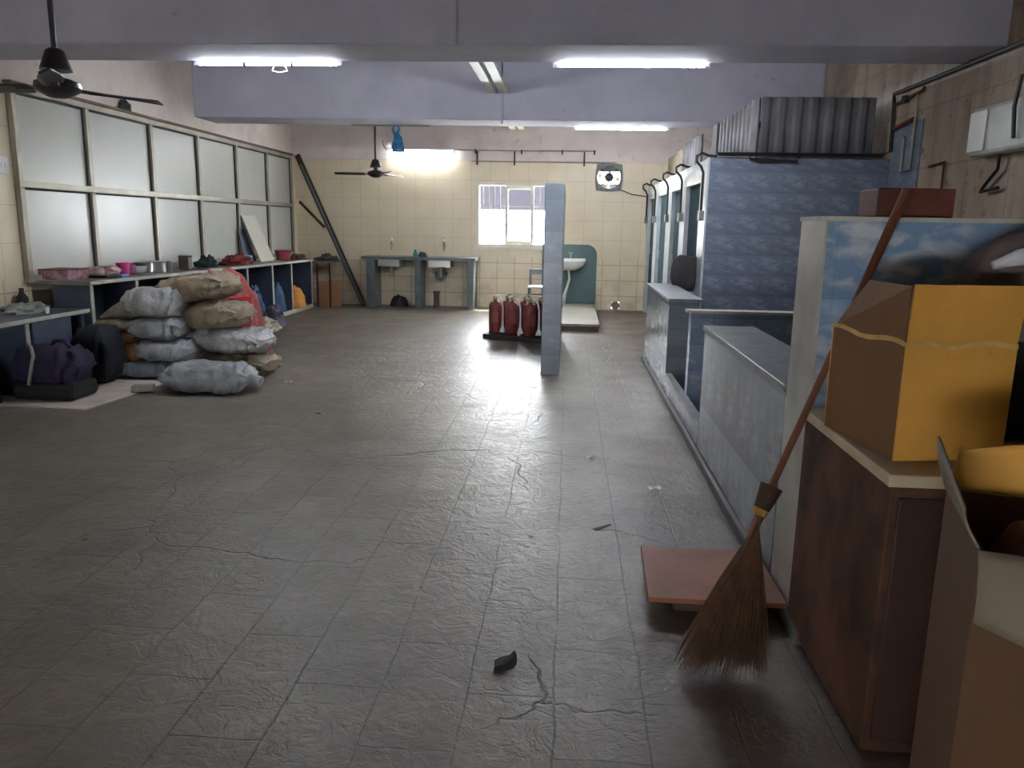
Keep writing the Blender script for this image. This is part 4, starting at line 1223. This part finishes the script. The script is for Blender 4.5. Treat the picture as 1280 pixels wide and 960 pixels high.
MB().lathe([(0.03, 0), (0.032, 0.004), (0.038, 0.115), (0.036, 0.115), (0.029, 0.006), (0, 0.006)], (0, 0, 0), 20).build('tumbler_body', M_steel, su, smooth=40)
tn = empty('brown_tin', (-4.53, 9.12, on(9.12)), 'dark brown square tin on the counter behind the top sack', 'tin')
MB().box(-0.06, 0.06, -0.05, 0.05, 0, 0.15).build('tin_body', mat('dark_brown_tin', (82, 66, 58), 0.5), tn, bevel=0.006)
MB().box(-0.062, 0.062, -0.052, 0.052, 0.1505, 0.165).build('lid', M_wood_dark, tn)
tag(MB().tube([(-4.44, 9.10, on(9.1) + 0.02), (-4.38, 9.14, on(9.14) + 0.012), (-4.28, 9.2, ctop(9.2) - 0.01), (-4.26, 9.24, 0.72), (-4.22, 9.28, 0.64)], 0.008, 8).build('hanging_rope', M_wood_dark, smooth=60), 'brown rope hanging over the counter edge in front of the tin', 'rope')
tag(heap(0.24, 0.3, 0.14, 71, 0.4).build('dark_green_cloth', mat('dark_green_rag', (44, 62, 60), 0.9), loc=(-4.55, 9.72, on(9.72) + 0.003), smooth=60), 'dark green cloth heaped on the counter', 'cloth')
tag(heap(0.34, 0.6, 0.13, 72, 0.4).build('dark_red_cloth', mat('dark_red_cloth', (130, 52, 54), 0.85, scale=8, amt=0.4), loc=(-4.53, 10.62, on(10.5) + 0.003), smooth=60), 'dark red cloth heaped on the counter beside the leaning board', 'cloth')
tag(MB().box(-4.67, -4.52, 11.0, 11.12, on(11.0), on(11.0) + 0.11).build('blue_carton', mat('sky_blue_card', (110, 164, 206), 0.5), bevel=0.003), 'light blue carton behind the dark red cloth', 'carton')
wbd = empty('white_board', (-4.72, 11.85, on(11.85)), 'white board leaning against the frosted panes on the counter', 'board')
MB().hexa([(0.10, -0.20, 0.004), (0.118, -0.20, 0.004), (0.118, 0.34, 0.004), (0.10, 0.34, 0.004)], [(-0.088, -0.40, 0.68), (-0.07, -0.40, 0.68), (-0.07, 0.10, 0.68), (-0.088, 0.10, 0.68)]).build('board_face', mat('white_laminate', (206, 202, 190), 0.4, amt=0.06), wbd)
bbd = empty('dark_board', (-4.76, 11.52, on(11.52)), 'dark slate board standing behind the leaning white board', 'board')
MB().hexa([(0.0, -0.15, 0.0), (0.015, -0.15, 0.0), (0.015, 0.3, 0.0), (0.0, 0.3, 0.0)], [(-0.075, -0.15, 0.48), (-0.06, -0.15, 0.48), (-0.06, 0.06, 0.48), (-0.075, 0.06, 0.48)]).build('board_face', M_slate, bbd)
rb = empty('red_bowl', (-4.58, 12.52, on(12.52)), 'dull red plastic tub at the far end of the counter', 'tub')
MB().lathe([(0.09, 0), (0.1, 0.005), (0.135, 0.145), (0.145, 0.15), (0.143, 0.155), (0.128, 0.148), (0.09, 0.01), (0, 0.01)], (0, 0, 0), 28).build('tub_body', mat('dull_red_plastic', (156, 72, 80), 0.5, amt=0.15), rb, smooth=40)
tag(heap(0.3, 0.4, 0.08, 73, 0.5).build('rag_heap', mat('brown_rag', (104, 84, 72), 0.9, amt=0.5), loc=(-4.5, 12.9, on(12.9) + 0.003), smooth=60), 'brown rags at the far corner of the counter', 'rag')
tag(heap(0.4, 0.3, 0.1, 74, 0.5).build('rag_heap', mat('grey_brown_rag', (96, 90, 86), 0.9, amt=0.5), loc=(-4.2, 13.6, 0.788), smooth=60), 'grey rags on the thin shelf in the back corner', 'rag')
for x, w, h, r, lab in ((-4.26, 0.20, 0.44, -0.10, 'narrow torn cardboard sheet under the corner shelf, left one'), (-4.04, 0.24, 0.46, 0.06, 'wider cardboard sheet under the corner shelf, right one')):
    tag(MB().box(-w / 2, w / 2, 0, 0.02, 0, h).build('cardboard_sheet', M_box_old, loc=(x, 13.42, 0.002), rot=(-0.12, 0, 0)), lab, 'cardboard')

# things in the counter's compartments
M_denim = mat('blue_cloth', (66, 104, 140), 0.85, scale=9, amt=0.55, bump=0.5)
tag(heap(0.40, 0.7, 0.16, 81, 0.35).build('white_cloth', mat('dirty_white_cloth', (176, 166, 150), 0.85, amt=0.4), loc=(-4.09, 10.25, 0.0), smooth=60), 'dirty white cloth spilling from the rack onto the floor', 'cloth')
tag(heap(0.3, 0.3, 0.26, 82, 0.35).build('grey_cloth', mat('purple_grey_cloth', (120, 110, 124), 0.85, amt=0.5), loc=(-4.14, 10.85, 0.0), smooth=60), 'purple grey cloth heap on the floor before the rack', 'cloth')
tag(heap(0.28, 0.48, 0.42, 83, 0.3).build('blue_cloth', M_denim, loc=(-4.47, 10.9, 0.083), smooth=60), 'rumpled blue cloth piled inside the rack', 'cloth')
tag(heap(0.32, 0.5, 0.44, 84, 0.18).build('blue_bag', mat('blue_bag_fabric', (54, 88, 122), 0.8, scale=6, amt=0.5, bump=0.4), loc=(-4.46, 11.72, 0.083), smooth=60), 'blue bag in the rack between blue cloth and orange bag', 'bag')
tag(heap(0.34, 0.6, 0.34, 85, 0.15).build('orange_bag', mat('orange_fabric', (206, 142, 56), 0.7, scale=5, amt=0.35, bump=0.3), loc=(-4.44, 12.55, 0.083), smooth=60), 'orange bag in the last compartment of the rack', 'bag')

# small things on walls and floor
tag(heap(0.12, 0.18, 0.11, 91, 0.3).build('dark_bundle', mat('dark_grey_cloth', (62, 60, 62), 0.9), loc=(XL + 0.03, 8.6, PZ1 + 0.056), smooth=60), 'small dark bundle tucked on top of the frosted pane frame', 'bundle')
swb = empty('switch_board', (XL, 6.60, 1.88), 'white switch board on the wall left of the frosted panes', 'switch')
MB().box(0.001, 0.03, -0.09, 0.09, -0.07, 0.07).build('plate', M_white_pl, swb, bevel=0.005)
for k in (-0.04, 0.0, 0.04):
    MB().box(0.0305, 0.038, k - 0.012, k + 0.012, -0.02, 0.02).build('rocker', M_ceramic, swb)
lf = MB()
lf.grid(6, 4, lambda u, v: (-0.045 + 0.09 * u, (v - 0.5) * 0.09 * math.sin(PI * (0.1 + 0.8 * u)), 0.006 + 0.02 * u * u + 0.012 * math.sin(v * 5)))
tag(lf.build('dry_leaf', mat('dark_leaf', (44, 42, 38), 0.8), loc=(-0.17, 2.39, 0.0), rot=(0, 0, 0.9), solid=0.002), 'dark dry leaf on the floor at the front', 'leaf')
for x, y, r, lab in ((0.53, 4.28, 0.3, 'white paper scrap on the floor beside the near trough'), (0.19, 4.86, 1.0, 'white paper scrap on the floor in the middle of the aisle'), (-2.52, 6.9, 0.4, 'white paper scrap on the floor right of the sack pile')):
    q = MB().grid(5, 3, lambda u, v: (-0.035 + 0.07 * u, -0.018 + 0.036 * v, 0.002 + 0.012 * abs(math.sin(u * 4 + v))))
    tag(q.build('paper_scrap', mat('white_paper', (214, 210, 200), 0.8, amt=0.1), loc=(x, y, 0), rot=(0, 0, r), solid=0.001), lab, 'paper scrap', 'paper scraps on the floor')
tag(MB().grid(5, 3, lambda u, v: (-0.05 + 0.1 * u, -0.015 + 0.03 * v * (1 - u * 0.6), 0.002 + 0.01 * u)).build('dry_leaf', mat('dark_leaf', (44, 42, 38)), loc=(0.21, 3.66, 0), rot=(0, 0, 0.7), solid=0.002), 'thin dark leaf on the aisle floor left of the plywood board', 'leaf')

bk = MB().hexa([(-0.09, -0.05, 0), (0.09, -0.05, 0), (0.09, 0.05, 0), (-0.09, 0.05, 0)], [(-0.085, -0.045, 0.055), (0.085, -0.045, 0.06), (0.085, 0.045, 0.06), (-0.085, 0.045, 0.055)])
tag(bk.build('broken_brick', mat('pale_brick', (150, 146, 138), 0.85, scale=10, amt=0.3), loc=(-3.57, 6.30, 0.009), rot=(0, 0, 0.2), bevel=0.006), 'pale broken brick on the floor left of the front grey sack', 'brick')
tag(MB().tube([(-3.28, 13.99, 2.86), (-3.24, 13.97, 2.74), (-3.16, 13.98, 2.66), (-3.08, 13.99, 2.62)], 0.007, 6).build('dangling_wire', M_black, smooth=60), 'short dark wire dangling beside the back wall tube light', 'wire')
